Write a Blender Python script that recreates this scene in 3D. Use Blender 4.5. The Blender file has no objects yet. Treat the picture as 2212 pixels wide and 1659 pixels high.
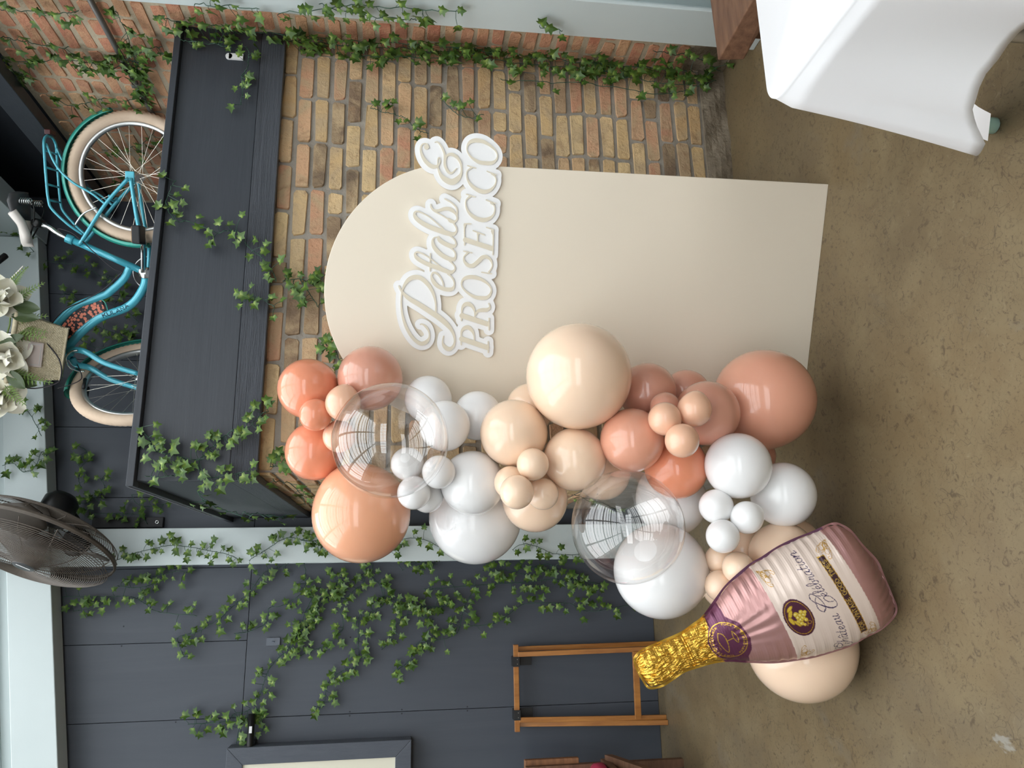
import bpy, bmesh, math, random
import numpy as np
from mathutils import Vector, Matrix, Euler
random.seed(7)
sc = bpy.context.scene
COL = sc.collection
R2 = math.radians
# ---------------------------------------------------------------- camera (phone turned on its side)
yaw, pitch, roll, CAM_H = 0.2576, 0.1352, -0.0154, 1.45
_f = Vector((math.sin(yaw)*math.cos(pitch), math.cos(yaw)*math.cos(pitch), -math.sin(pitch)))
_r = Vector((math.cos(yaw), -math.sin(yaw), 0.0)); _d = _f.cross(_r)
_right = _r*math.cos(roll) + _d*math.sin(roll)
_down = _d*math.cos(roll) - _r*math.sin(roll)
cam_d = bpy.data.cameras.new('camera'); cam = bpy.data.objects.new('camera', cam_d); COL.objects.link(cam)
cam_d.sensor_fit = 'HORIZONTAL'; cam_d.sensor_width = 36.0; cam_d.lens = 36.0*1640.0/2212.0
cam_d.clip_start = 0.05; cam_d.clip_end = 200
m3 = Matrix((_down, _right, -_f)).transposed()
cam.matrix_world = Matrix.Translation((0, 0, CAM_H)) @ m3.to_4x4()
sc.camera = cam
# ---------------------------------------------------------------- overcast daylight through the glazed roof
w = bpy.data.worlds.new('overcast_sky'); sc.world = w; w.use_nodes = True
bg = w.node_tree.nodes['Background']; bg.inputs[0].default_value = (0.93, 0.97, 1.0, 1); bg.inputs[1].default_value = 9.0
vs = sc.view_settings
vs.view_transform = 'Standard'; vs.look = 'None'; vs.gamma = 1.0; vs.use_curve_mapping = False
vs.exposure = -0.95

# ================================================================ helpers
def srgb(r, g, b):
    f = lambda c: (c/255/12.92) if c/255 <= .04045 else ((c/255+.055)/1.055)**2.4
    return (f(r), f(g), f(b))

class MB:
    """collects shapes; build() links them as ONE mesh object"""
    def __init__(s): s.v = []; s.f = []
    def add(s, vs_, fs):
        o = len(s.v); s.v += [tuple(p) for p in vs_]; s.f += [tuple(i+o for i in q) for q in fs]; return s
    def box(s, lo, hi, mat=None):
        x0, y0, z0 = lo; x1, y1, z1 = hi
        p = [Vector(c) for c in ((x0,y0,z0),(x1,y0,z0),(x1,y1,z0),(x0,y1,z0),(x0,y0,z1),(x1,y0,z1),(x1,y1,z1),(x0,y1,z1))]
        if mat: p = [mat @ c for c in p]
        return s.add(p, ((3,2,1,0),(4,5,6,7),(0,1,5,4),(1,2,6,5),(2,3,7,6),(3,0,4,7)))
    def tube(s, pts, r, n=8, closed=False, cap=True, flat=1.0, up=None):
        P = [Vector(p) for p in pts]; N = len(P)
        rs = list(r) if hasattr(r, '__len__') else [r]*N
        T = []
        for i in range(N):
            a = P[(i-1) % N] if (closed or i > 0) else P[i]; b = P[(i+1) % N] if (closed or i < N-1) else P[i]
            t = (b-a); T.append(t.normalized() if t.length > 1e-9 else Vector((0,0,1)))
        u = Vector(up) if up else (Vector((0,0,1)) if abs(T[0].z) < .9 else Vector((1,0,0)))
        vs_ = []
        for i in range(N):
            u = (u - T[i]*u.dot(T[i])); u.normalize(); w_ = T[i].cross(u)
            for k in range(n):
                a = 2*math.pi*k/n; vs_.append(P[i] + (u*math.cos(a)*flat + w_*math.sin(a))*rs[i])
        fs = []
        for i in range(N if closed else N-1):
            j = (i+1) % N
            for k in range(n): fs.append((i*n+k, i*n+(k+1) % n, j*n+(k+1) % n, j*n+k))
        if cap and not closed: fs.append(tuple(reversed(range(n)))); fs.append(tuple((N-1)*n+k for k in range(n)))
        return s.add(vs_, fs)
    def lathe(s, prof, n=24, mat=None, cap=True):
        vs_ = []
        for (r, z) in prof:
            for k in range(n):
                a = 2*math.pi*k/n; p = Vector((r*math.cos(a), r*math.sin(a), z)); vs_.append(mat @ p if mat else p)
        fs = []
        for i in range(len(prof)-1):
            for k in range(n): fs.append((i*n+k, i*n+(k+1) % n, (i+1)*n+(k+1) % n, (i+1)*n+k))
        if cap: fs.append(tuple(reversed(range(n)))); fs.append(tuple((len(prof)-1)*n+k for k in range(n)))
        return s.add(vs_, fs)
    def prism(s, poly, d0, d1, mat=None):
        n = len(poly); vs_ = [Vector((x, y, d0)) for x, y in poly] + [Vector((x, y, d1)) for x, y in poly]
        if mat: vs_ = [mat @ p for p in vs_]
        return s.add(vs_, [tuple(reversed(range(n))), tuple(range(n, 2*n))] + [(i, (i+1) % n, n+(i+1) % n, n+i) for i in range(n)])
    def grid(s, fn, nu, nv):
        vs_ = [fn(i/nu, j/nv) for i in range(nu+1) for j in range(nv+1)]
        return s.add(vs_, [(i*(nv+1)+j, (i+1)*(nv+1)+j, (i+1)*(nv+1)+j+1, i*(nv+1)+j+1) for i in range(nu) for j in range(nv)])
    def mesh(s, name, mat, smooth=False):
        me = bpy.data.meshes.new(name); me.from_pydata(s.v, [], s.f)
        bm = bmesh.new(); bm.from_mesh(me); bmesh.ops.recalc_face_normals(bm, faces=bm.faces); bm.to_mesh(me); bm.free()
        if smooth: me.polygons.foreach_set('use_smooth', [True]*len(me.polygons))
        if mat: me.materials.append(mat)
        me.update(); return me
    def build(s, name, mat, parent=None, smooth=False, bevel=0):
        return link(name, s.mesh(name, mat, smooth), parent, bevel)

def link(name, me, parent=None, bevel=0):
    o = bpy.data.objects.new(name, me); COL.objects.link(o)
    if parent: o.parent = parent
    if bevel:
        b = o.modifiers.new('bevel', 'BEVEL'); b.width = bevel; b.segments = 2; b.limit_method = 'ANGLE'; b.angle_limit = R2(40)
    return o
def tag(o, label, cat, group=None):
    o['label'] = label; o['category'] = cat
    if group: o['group'] = group
    return o
def struct(o, label=None):
    o['kind'] = 'structure'
    if label: o['label'] = label
    return o
def thing(name, label, cat, loc=(0,0,0), mat=None, group=None):
    o = bpy.data.objects.new(name, None); COL.objects.link(o); o.empty_display_size = .1
    if mat: o.matrix_world = mat
    else: o.location = loc
    return tag(o, label, cat, group)
def frame(o, x, y, z):
    return Matrix(((x[0],y[0],z[0],o[0]),(x[1],y[1],z[1],o[1]),(x[2],y[2],z[2],o[2]),(0,0,0,1)))
def catmull(P, k=8, closed=False):
    P = [tuple(map(float, p)) for p in P]; n = len(P); out = []
    for i in range(n if closed else n-1):
        a = P[(i-1) % n] if (closed or i > 0) else P[i]; b = P[i]; c = P[(i+1) % n]; d = P[(i+2) % n] if (closed or i < n-2) else c
        for j in range(k):
            t = j/k; t2 = t*t; t3 = t2*t
            out.append(tuple(.5*((2*b[q]) + (-a[q]+c[q])*t + (2*a[q]-5*b[q]+4*c[q]-d[q])*t2 + (-a[q]+3*b[q]-3*c[q]+d[q])*t3) for q in range(len(b))))
    if not closed: out.append(P[-1])
    return out

# ================================================================ materials
def mat_new(name):
    m = bpy.data.materials.new(name); m.use_nodes = True; nt = m.node_tree
    return m, nt, nt.nodes['Principled BSDF']
def nd(nt, t, **kw):
    n = nt.nodes.new(t)
    for k, v in kw.items():
        if k in n.inputs: n.inputs[k].default_value = v
        else: setattr(n, k, v)
    return n
def ramp(nt, fac, stops, interp='LINEAR'):
    r = nt.nodes.new('ShaderNodeValToRGB'); r.color_ramp.interpolation = interp; e = r.color_ramp.elements
    while len(e) < len(stops): e.new(.5)
    for el, (p, c) in zip(e, stops): el.position = p; el.color = (*c[:3], 1)
    nt.links.new(fac, r.inputs[0]); return r.outputs[0]
def coords(nt, scale=(1,1,1), rnd=False):
    tc = nd(nt, 'ShaderNodeTexCoord'); mp = nd(nt, 'ShaderNodeMapping'); mp.inputs['Scale'].default_value = scale
    if rnd:
        oi = nd(nt, 'ShaderNodeObjectInfo'); mul = nd(nt, 'ShaderNodeVectorMath', operation='MULTIPLY_ADD')
        nt.links.new(oi.outputs['Random'], mul.inputs[0]); mul.inputs[1].default_value = (37, 53, 71); nt.links.new(tc.outputs['Object'], mul.inputs[2])
        nt.links.new(mul.outputs[0], mp.inputs[0])
    else: nt.links.new(tc.outputs['Object'], mp.inputs[0])
    return mp.outputs[0]
def noise(nt, vec, scale, detail=4, rough=.55, dist=0):
    n = nd(nt, 'ShaderNodeTexNoise'); n.inputs['Scale'].default_value = scale; n.inputs['Detail'].default_value = detail
    n.inputs['Roughness'].default_value = rough; n.inputs['Distortion'].default_value = dist
    nt.links.new(vec, n.inputs['Vector']); return n.outputs['Fac']
def bump(nt, b, h, strength=.3, dist=.01):
    n = nd(nt, 'ShaderNodeBump'); n.inputs['Strength'].default_value = strength; n.inputs['Distance'].default_value = dist
    nt.links.new(h, n.inputs['Height']); nt.links.new(n.outputs[0], b.inputs['Normal'])
def mix(nt, fac, a, b, mode='MIX'):
    n = nd(nt, 'ShaderNodeMix', data_type='RGBA', blend_type=mode)
    for s_, v in ((n.inputs[0], fac), (n.inputs[6], a), (n.inputs[7], b)):
        if hasattr(v, 'links') or hasattr(v, 'is_output'): nt.links.new(v, s_)
        elif isinstance(v, (int, float)): s_.default_value = v
        else: s_.default_value = (*v[:3], 1)
    return n.outputs[2]
def pm(name, col, rough=.5, metal=0, var=None, bmp=None, coat=0, sss=0, scale=(1,1,1), rnd=False, spec=None, sssr=(.05,.03,.02)):
    m, nt, b = mat_new(name); b.inputs['Base Color'].default_value = (*col, 1); b.inputs['Roughness'].default_value = rough; b.inputs['Metallic'].default_value = metal
    b.inputs['Coat Weight'].default_value = coat; b.inputs['Coat Roughness'].default_value = .08
    if spec is not None: b.inputs['Specular IOR Level'].default_value = spec
    if sss: b.inputs['Subsurface Weight'].default_value = sss; b.inputs['Subsurface Radius'].default_value = sssr; b.inputs['Subsurface Scale'].default_value = 1.0
    if var or bmp: vec = coords(nt, scale, rnd)
    if var:
        c2, s_, d_ = var; f = noise(nt, vec, s_, d_); nt.links.new(ramp(nt, f, ((.3, col), (.7, c2))), b.inputs['Base Color'])
    if bmp: bump(nt, b, noise(nt, vec, bmp[0], 5), bmp[1], bmp[2] if len(bmp) > 2 else .005)
    return m

MT = {}
MT['plaster'] = pm('plaster_wall', (.34,.35,.35), .8, var=((.30,.31,.31), 1.5, 3))
MT['steel_paint'] = pm('pale_blue_steel_paint', srgb(206,216,216), .38, var=(srgb(197,208,208), 1.2, 4), bmp=(9,.05,.004))
MT['steel_paint_grey'] = pm('grey_steel_paint', srgb(176,183,182), .42)
def navy_wood(name, dirscale, c1, c2, rough=.5, bs=.4, rnd=False):
    m, nt, b = mat_new(name); v = coords(nt, dirscale, rnd)
    n1 = noise(nt, v, 1.0, 6, .6, 1.2); n2 = noise(nt, v, 6.0, 4, .6, .3)
    v2 = coords(nt); n3 = noise(nt, v2, 1.1, 3)
    c = ramp(nt, n1, ((.3, c1), (.7, c2))); c = mix(nt, .35, c, ramp(nt, n3, ((.3, c1), (.7, c2))))
    nt.links.new(c, b.inputs['Base Color']); b.inputs['Roughness'].default_value = rough; b.inputs['Specular IOR Level'].default_value = .42
    mx = nd(nt, 'ShaderNodeMath', operation='ADD'); nt.links.new(n1, mx.inputs[0]); nt.links.new(n2, mx.inputs[1])
    bump(nt, b, mx.outputs[0], bs, .004); return m
NV1, NV2 = (.056,.065,.083), (.073,.083,.102)
MT['navy_ply'] = navy_wood('navy_painted_plywood', (9, 9, .8), NV1, NV2, .5, .10, True)
NM1, NM2 = (.032,.037,.046), (.043,.049,.059)
MT['navy_smooth'] = navy_wood('navy_painted_board', (1.2, 14, 22), NM1, NM2, .42, .14)
MT['navy_rough'] = navy_wood('navy_rough_sawn_board', (3, 60, 90), NM1, (.07,.078,.094), .42, .8)
MT['navy_side'] = navy_wood('navy_side_board', (14, 1.2, 22), NM1, NM2, .42, .14)
MT['navy_side_rough'] = navy_wood('navy_side_rough_board', (60, 3, 90), NM1, (.07,.078,.094), .42, .8)
MT['navy_dark'] = pm('navy_ceiling_paint', (.012,.015,.022), .7)
MT['navy_frame'] = navy_wood('navy_frame_wood', (40, 40, 6), (.075,.085,.105), (.095,.106,.128), .5, .7)
MT['raw_edge'] = pm('worn_board_edge', srgb(110,112,115), .7, var=(srgb(60,64,72), 40, 4))
# bricks
def brick_mat(name, stops, mott):
    m, nt, b = mat_new(name); v = coords(nt, (1,1,1), True)
    oi = nd(nt, 'ShaderNodeObjectInfo'); base = ramp(nt, oi.outputs['Random'], stops)
    n1 = noise(nt, v, 16, 6, .65, .6); n2 = noise(nt, v, 70, 4, .6); n3 = noise(nt, v, 7, 3, .5, 1.0)
    c = mix(nt, ramp(nt, n3, ((.40, (0,0,0)), (.66, (1,1,1)))), base, mott[0])
    c = mix(nt, ramp(nt, n1, ((.55, (0,0,0)), (.72, (.8,.8,.8)))), c, mott[1])
    c = mix(nt, ramp(nt, n2, ((.62, (0,0,0)), (.8, (.55,.55,.55)))), c, mott[2])
    nt.links.new(c, b.inputs['Base Color']); b.inputs['Roughness'].default_value = .88; b.inputs['Specular IOR Level'].default_value = .2
    ad = nd(nt, 'ShaderNodeMath', operation='ADD'); nt.links.new(n1, ad.inputs[0]); nt.links.new(n2, ad.inputs[1])
    bump(nt, b, ad.outputs[0], .7, .008); return m
TAN = srgb(199,160,108)
MT['brick_tan'] = brick_mat('chimney_brick', ((0, srgb(208,178,131)), (.22, srgb(195,161,117)), (.42, srgb(218,191,144)), (.58, srgb(204,161,127)), (.74, srgb(191,140,112)), (.84, srgb(170,144,114)), (.93, srgb(134,112,91)), (1, srgb(114,98,81))),
    (srgb(187,163,129), srgb(155,125,95), srgb(117,98,81)))
MT['brick_red'] = brick_mat('wall_brick', ((0, srgb(199,134,108)), (.3, srgb(208,144,117)), (.5, srgb(218,180,138)), (.65, srgb(191,125,102)), (.8, srgb(225,191,148)), (1, srgb(180,119,100))),
    (srgb(214,167,131), srgb(187,131,106), srgb(161,121,100)))
MT['mortar'] = pm('grey_mortar', srgb(163,156,145), .95, var=(srgb(140,133,123), 9, 5), bmp=(60,.7,.006), spec=.1)
MT['mortar_pale'] = pm('sandy_mortar', srgb(200,186,162), .95, var=(srgb(182,166,142), 8, 5), bmp=(60,.7,.006), spec=.1)
MT['concrete'] = pm('rough_concrete', srgb(150,138,120), .9, var=(srgb(118,106,90), 14, 6), bmp=(40,.9,.01), spec=.15)
def floor_mat():
    m, nt, b = mat_new('stained_concrete_floor'); v = coords(nt)
    n0 = noise(nt, v, .9, 5, .6, .5); n1 = noise(nt, v, 5, 6, .62, .4); n2 = noise(nt, v, 38, 5, .65, 1.5); n3 = noise(nt, v, 2.3, 4, .6, .8)
    c = ramp(nt, n0, ((.3, srgb(94,80,58)), (.5, srgb(112,96,70)), (.7, srgb(102,92,76))))
    c = mix(nt, ramp(nt, n1, ((.42, (0,0,0)), (.75, (.7,.7,.7)))), c, srgb(126,112,84))
    n6 = noise(nt, v, 22, 6, .72, 2.2); n7 = noise(nt, v, 64, 4, .6, 3.0)
    c = mix(nt, ramp(nt, n2, ((.55, (0,0,0)), (.68, (.7,.7,.7)))), c, srgb(70,58,44))
    c = mix(nt, ramp(nt, n7, ((.60, (0,0,0)), (.70, (.65,.65,.65)))), c, srgb(58,48,38))
    c = mix(nt, ramp(nt, n6, ((.60, (0,0,0)), (.74, (.6,.6,.6)))), c, srgb(136,124,100))
    c = mix(nt, ramp(nt, n3, ((.60, (0,0,0)), (.76, (.55,.55,.55)))), c, srgb(116,112,102))
    # hair-line scratches
    vo = nd(nt, 'ShaderNodeTexVoronoi', feature='DISTANCE_TO_EDGE'); vo.inputs['Scale'].default_value = 16
    wv = nd(nt, 'ShaderNodeVectorMath', operation='MULTIPLY_ADD'); nn = nd(nt, 'ShaderNodeTexNoise'); nn.inputs['Scale'].default_value = 7; nt.links.new(v, nn.inputs['Vector'])
    nt.links.new(nn.outputs['Color'], wv.inputs[0]); wv.inputs[1].default_value = (.35,.35,.35); nt.links.new(v, wv.inputs[2]); nt.links.new(wv.outputs[0], vo.inputs['Vector'])
    sc_ = ramp(nt, vo.outputs['Distance'], ((.0, (1,1,1)), (.018, (0,0,0))))
    msk = ramp(nt, noise(nt, v, 3.1, 3), ((.48, (0,0,0)), (.6, (.6,.6,.6))))
    c = mix(nt, mix(nt, 1.0, sc_, msk, 'MULTIPLY'), c, srgb(62,54,44))
    # pale paint spots
    n5 = noise(nt, v, 1.7, 6, .7, 1.0)
    c = mix(nt, ramp(nt, n5, ((.70, (0,0,0)), (.73, (.5,.5,.5)))), c, srgb(156,156,150))
    nt.links.new(c, b.inputs['Base Color']); nt.links.new(ramp(nt, n1, ((.2, (.34,.34,.34)), (.8, (.58,.58,.58)))), b.inputs['Roughness'])
    b.inputs['Specular IOR Level'].default_value = .35
    bump(nt, b, n2, .12, .003); return m
MT['floor'] = floor_mat()
MT['panel'] = pm('cream_paint', srgb(229,218,199), .55, bmp=(160,.06,.001))
MT['panel_edge'] = pm('cream_edge', srgb(236,226,208), .6)
MT['sign_white'] = pm('white_foam_board', (.86,.86,.86), .5)
MT['sign_cream'] = pm('cream_letter', srgb(219,210,190), .5)
def leaf_mat():
    m, nt, b = mat_new('ivy_leaf_fabric'); v = coords(nt); oi = nd(nt, 'ShaderNodeObjectInfo')
    g = nd(nt, 'ShaderNodeVectorMath', operation='LENGTH'); nt.links.new(v, g.inputs[0])
    n = noise(nt, v, 60, 3)
    inner = ramp(nt, oi.outputs['Random'], ((0, srgb(106,134,46)), (.5, srgb(145,167,73)), (.8, srgb(176,191,114)), (1, srgb(92,123,42))))
    outer = ramp(nt, oi.outputs['Random'], ((0, srgb(51,77,29)), (.5, srgb(75,103,40)), (1, srgb(59,88,35))))
    ad = nd(nt, 'ShaderNodeMath', operation='MULTIPLY_ADD'); nt.links.new(n, ad.inputs[0]); ad.inputs[1].default_value = .5; nt.links.new(g.outputs['Value'], ad.inputs[2])
    f = ramp(nt, ad.outputs[0], ((.25, (1,1,1)), (.62, (0,0,0))))
    nt.links.new(mix(nt, f, outer, inner), b.inputs['Base Color']); b.inputs['Roughness'].default_value = .42; b.inputs['Specular IOR Level'].default_value = .35
    b.inputs['Transmission Weight'].default_value = 0; return m
MT['leaf'] = leaf_mat()
MT['stem'] = pm('ivy_stem_plastic', srgb(64,112,88), .5)
MT['stem_dark'] = pm('ivy_stem_dark', srgb(44,78,60), .5)
def latex(name, c, sss=.12):
    m = pm(name, c, .34, 0, sss=sss, coat=1.0, sssr=(.03*c[0]+.008, .03*c[1]+.006, .03*c[2]+.005))
    b = m.node_tree.nodes['Principled BSDF']; b.inputs['Coat Roughness'].default_value = .045; b.inputs['Coat IOR'].default_value = 1.45; b.inputs['Specular IOR Level'].default_value = .3; return m
MT['b_coral'] = latex('latex_coral', srgb(228,146,112)); MT['b_orange'] = latex('latex_orange', srgb(234,170,134)); MT['b_rose'] = latex('latex_rose', srgb(206,148,126))
MT['b_rosecoral'] = latex('latex_rose_coral', srgb(220,158,132)); MT['b_peach'] = latex('latex_peach', srgb(240,210,182)); MT['b_peachcoral'] = latex('latex_pale_coral', srgb(232,184,154)); MT['b_white'] = latex('latex_white', (.84,.835,.83), .1)
def clear_film():
    m, nt, b = mat_new('clear_balloon_film'); nt.nodes.remove(b); out = nt.nodes['Material Output']
    tr = nd(nt, 'ShaderNodeBsdfTransparent'); tr.inputs[0].default_value = (.97,.965,.96,1)
    gl = nd(nt, 'ShaderNodeBsdfGlossy'); gl.inputs['Roughness'].default_value = .015; gl.inputs[0].default_value = (1,1,1,1)
    lw = nd(nt, 'ShaderNodeLayerWeight'); lw.inputs['Blend'].default_value = .5
    pw = nd(nt, 'ShaderNodeMath', operation='POWER'); nt.links.new(lw.outputs['Facing'], pw.inputs[0]); pw.inputs[1].default_value = 4.5
    fr = nd(nt, 'ShaderNodeMath', operation='MULTIPLY_ADD'); nt.links.new(pw.outputs[0], fr.inputs[0]); fr.inputs[1].default_value = .72; fr.inputs[2].default_value = .10
    mx = nd(nt, 'ShaderNodeMixShader'); nt.links.new(fr.outputs[0], mx.inputs[0]); nt.links.new(tr.outputs[0], mx.inputs[1]); nt.links.new(gl.outputs[0], mx.inputs[2])
    nt.links.new(mx.outputs[0], out.inputs[0]); return m
MT['clear'] = clear_film()
MT['cloth'] = pm('white_polyester', (.86,.86,.87), .62, bmp=(900,.05,.0005), spec=.3)
MT['wood_brown'] = pm('worn_brown_wood', srgb(116,84,62), .5, var=(srgb(84,56,40), 7, 6), bmp=(20,.3,.003), scale=(1,6,6))
MT['wood_honey'] = pm('honey_varnished_wood', srgb(188,128,62), .35, var=(srgb(150,94,44), 6, 5), scale=(6,6,.7), coat=.3)
MT['wood_crate'] = pm('crate_wood', srgb(150,104,70), .7, var=(srgb(108,72,48), 8, 6), scale=(1,8,8))
MT['black'] = pm('black_plastic', (.012,.012,.013), .45)
MT['black_metal'] = pm('black_steel', (.02,.02,.02), .35, .6)
MT['fan_wire'] = pm('dusty_black_wire', srgb(82,74,66), .6, var=(srgb(98,88,78), 14, 4))
MT['fan_blade'] = pm('dusty_fan_blade', srgb(92,84,76), .5, var=(srgb(74,66,58), 8, 4))
MT['chrome'] = pm('chrome', (.75,.75,.74), .16, 1.0)
MT['steel'] = pm('brushed_rim', (.62,.62,.61), .32, .9)
MT['spoke'] = pm('spoke_steel', (.78,.74,.64), .3, .85)
MT['teal'] = pm('turquoise_frame_paint', srgb(80,181,201), .25, .2, coat=.6)
MT['teal_green'] = pm('sea_green_fender_paint', srgb(52,162,145), .28, .15, coat=.5)
MT['tire'] = pm('cream_tyre_rubber', srgb(226,202,178), .7, var=(srgb(212,186,160), 10, 4), bmp=(40,.2,.003))
MT['rubber'] = pm('black_rubber', (.015,.015,.016), .6)
MT['saddle_dark'] = pm('grey_saddle_vinyl', srgb(70,70,72), .32)
MT['saddle_white'] = pm('white_saddle_vinyl', srgb(232,224,216), .4)
MT['wicker'] = pm('cream_wicker', srgb(225,212,182), .6, var=(srgb(201,187,155), 60, 3), bmp=(150,.3,.002))
MT['tag'] = pm('pink_grey_plaque', srgb(206,190,182), .5)
MT['cable'] = pm('cable_black', srgb(30,24,34), .4)
MT['petal'] = pm('magnolia_petal', srgb(246,242,226), .5, sss=.2, sssr=(.01,.01,.006))
MT['bigleaf'] = pm('magnolia_leaf', srgb(58,76,40), .4, var=(srgb(84,98,66), 12, 3))
MT['fern'] = pm('fern_green', srgb(112,138,62), .5, var=(srgb(78,104,44), 14, 3))
MT['board_cream'] = pm('cream_board', srgb(226,222,202), .6)
MT['red'] = pm('crimson_cushion', srgb(168,40,72), .8)
MT['white_plastic'] = pm('white_plastic', (.75,.75,.74), .4)
MT['clear_plastic'] = pm('grey_plastic_hook', srgb(72,80,92), .25)
MT['green_glass'] = pm('pale_green_glass', srgb(176,214,198), .15, sss=.3)
MT['conduit'] = pm('galvanised_conduit', srgb(122,120,116), .45, .5)
MT['ink'] = pm('dark_decal_ink', srgb(44,52,66), .5)
MT['gold_ring'] = pm('gold_link', srgb(196,150,60), .3, .8)
def guard_mat():
    m, nt, b = mat_new('coral_flower_print'); v = coords(nt); vo = nd(nt, 'ShaderNodeTexVoronoi'); vo.inputs['Scale'].default_value = 62; nt.links.new(v, vo.inputs['Vector'])
    ad = nd(nt, 'ShaderNodeMath', operation='MULTIPLY_ADD'); nt.links.new(noise(nt, v, 200, 2), ad.inputs[0]); ad.inputs[1].default_value = .5; nt.links.new(vo.outputs['Distance'], ad.inputs[2])
    nt.links.new(ramp(nt, ad.outputs[0], ((.70, srgb(228,132,104)), (.74, srgb(24,18,26))), 'CONSTANT'), b.inputs['Base Color']); b.inputs['Roughness'].default_value = .5; return m
MT['guard'] = guard_mat()
def foil_mat():
    m, nt, b = mat_new('printed_foil'); a = nd(nt, 'ShaderNodeVertexColor', layer_name='print')
    nt.links.new(a.outputs['Color'], b.inputs['Base Color']); nt.links.new(a.outputs['Alpha'], b.inputs['Metallic'])
    b.inputs['Roughness'].default_value = .30; b.inputs['Coat Weight'].default_value = .25; b.inputs['Coat Roughness'].default_value = .15; return m
MT['foil'] = foil_mat()

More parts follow.
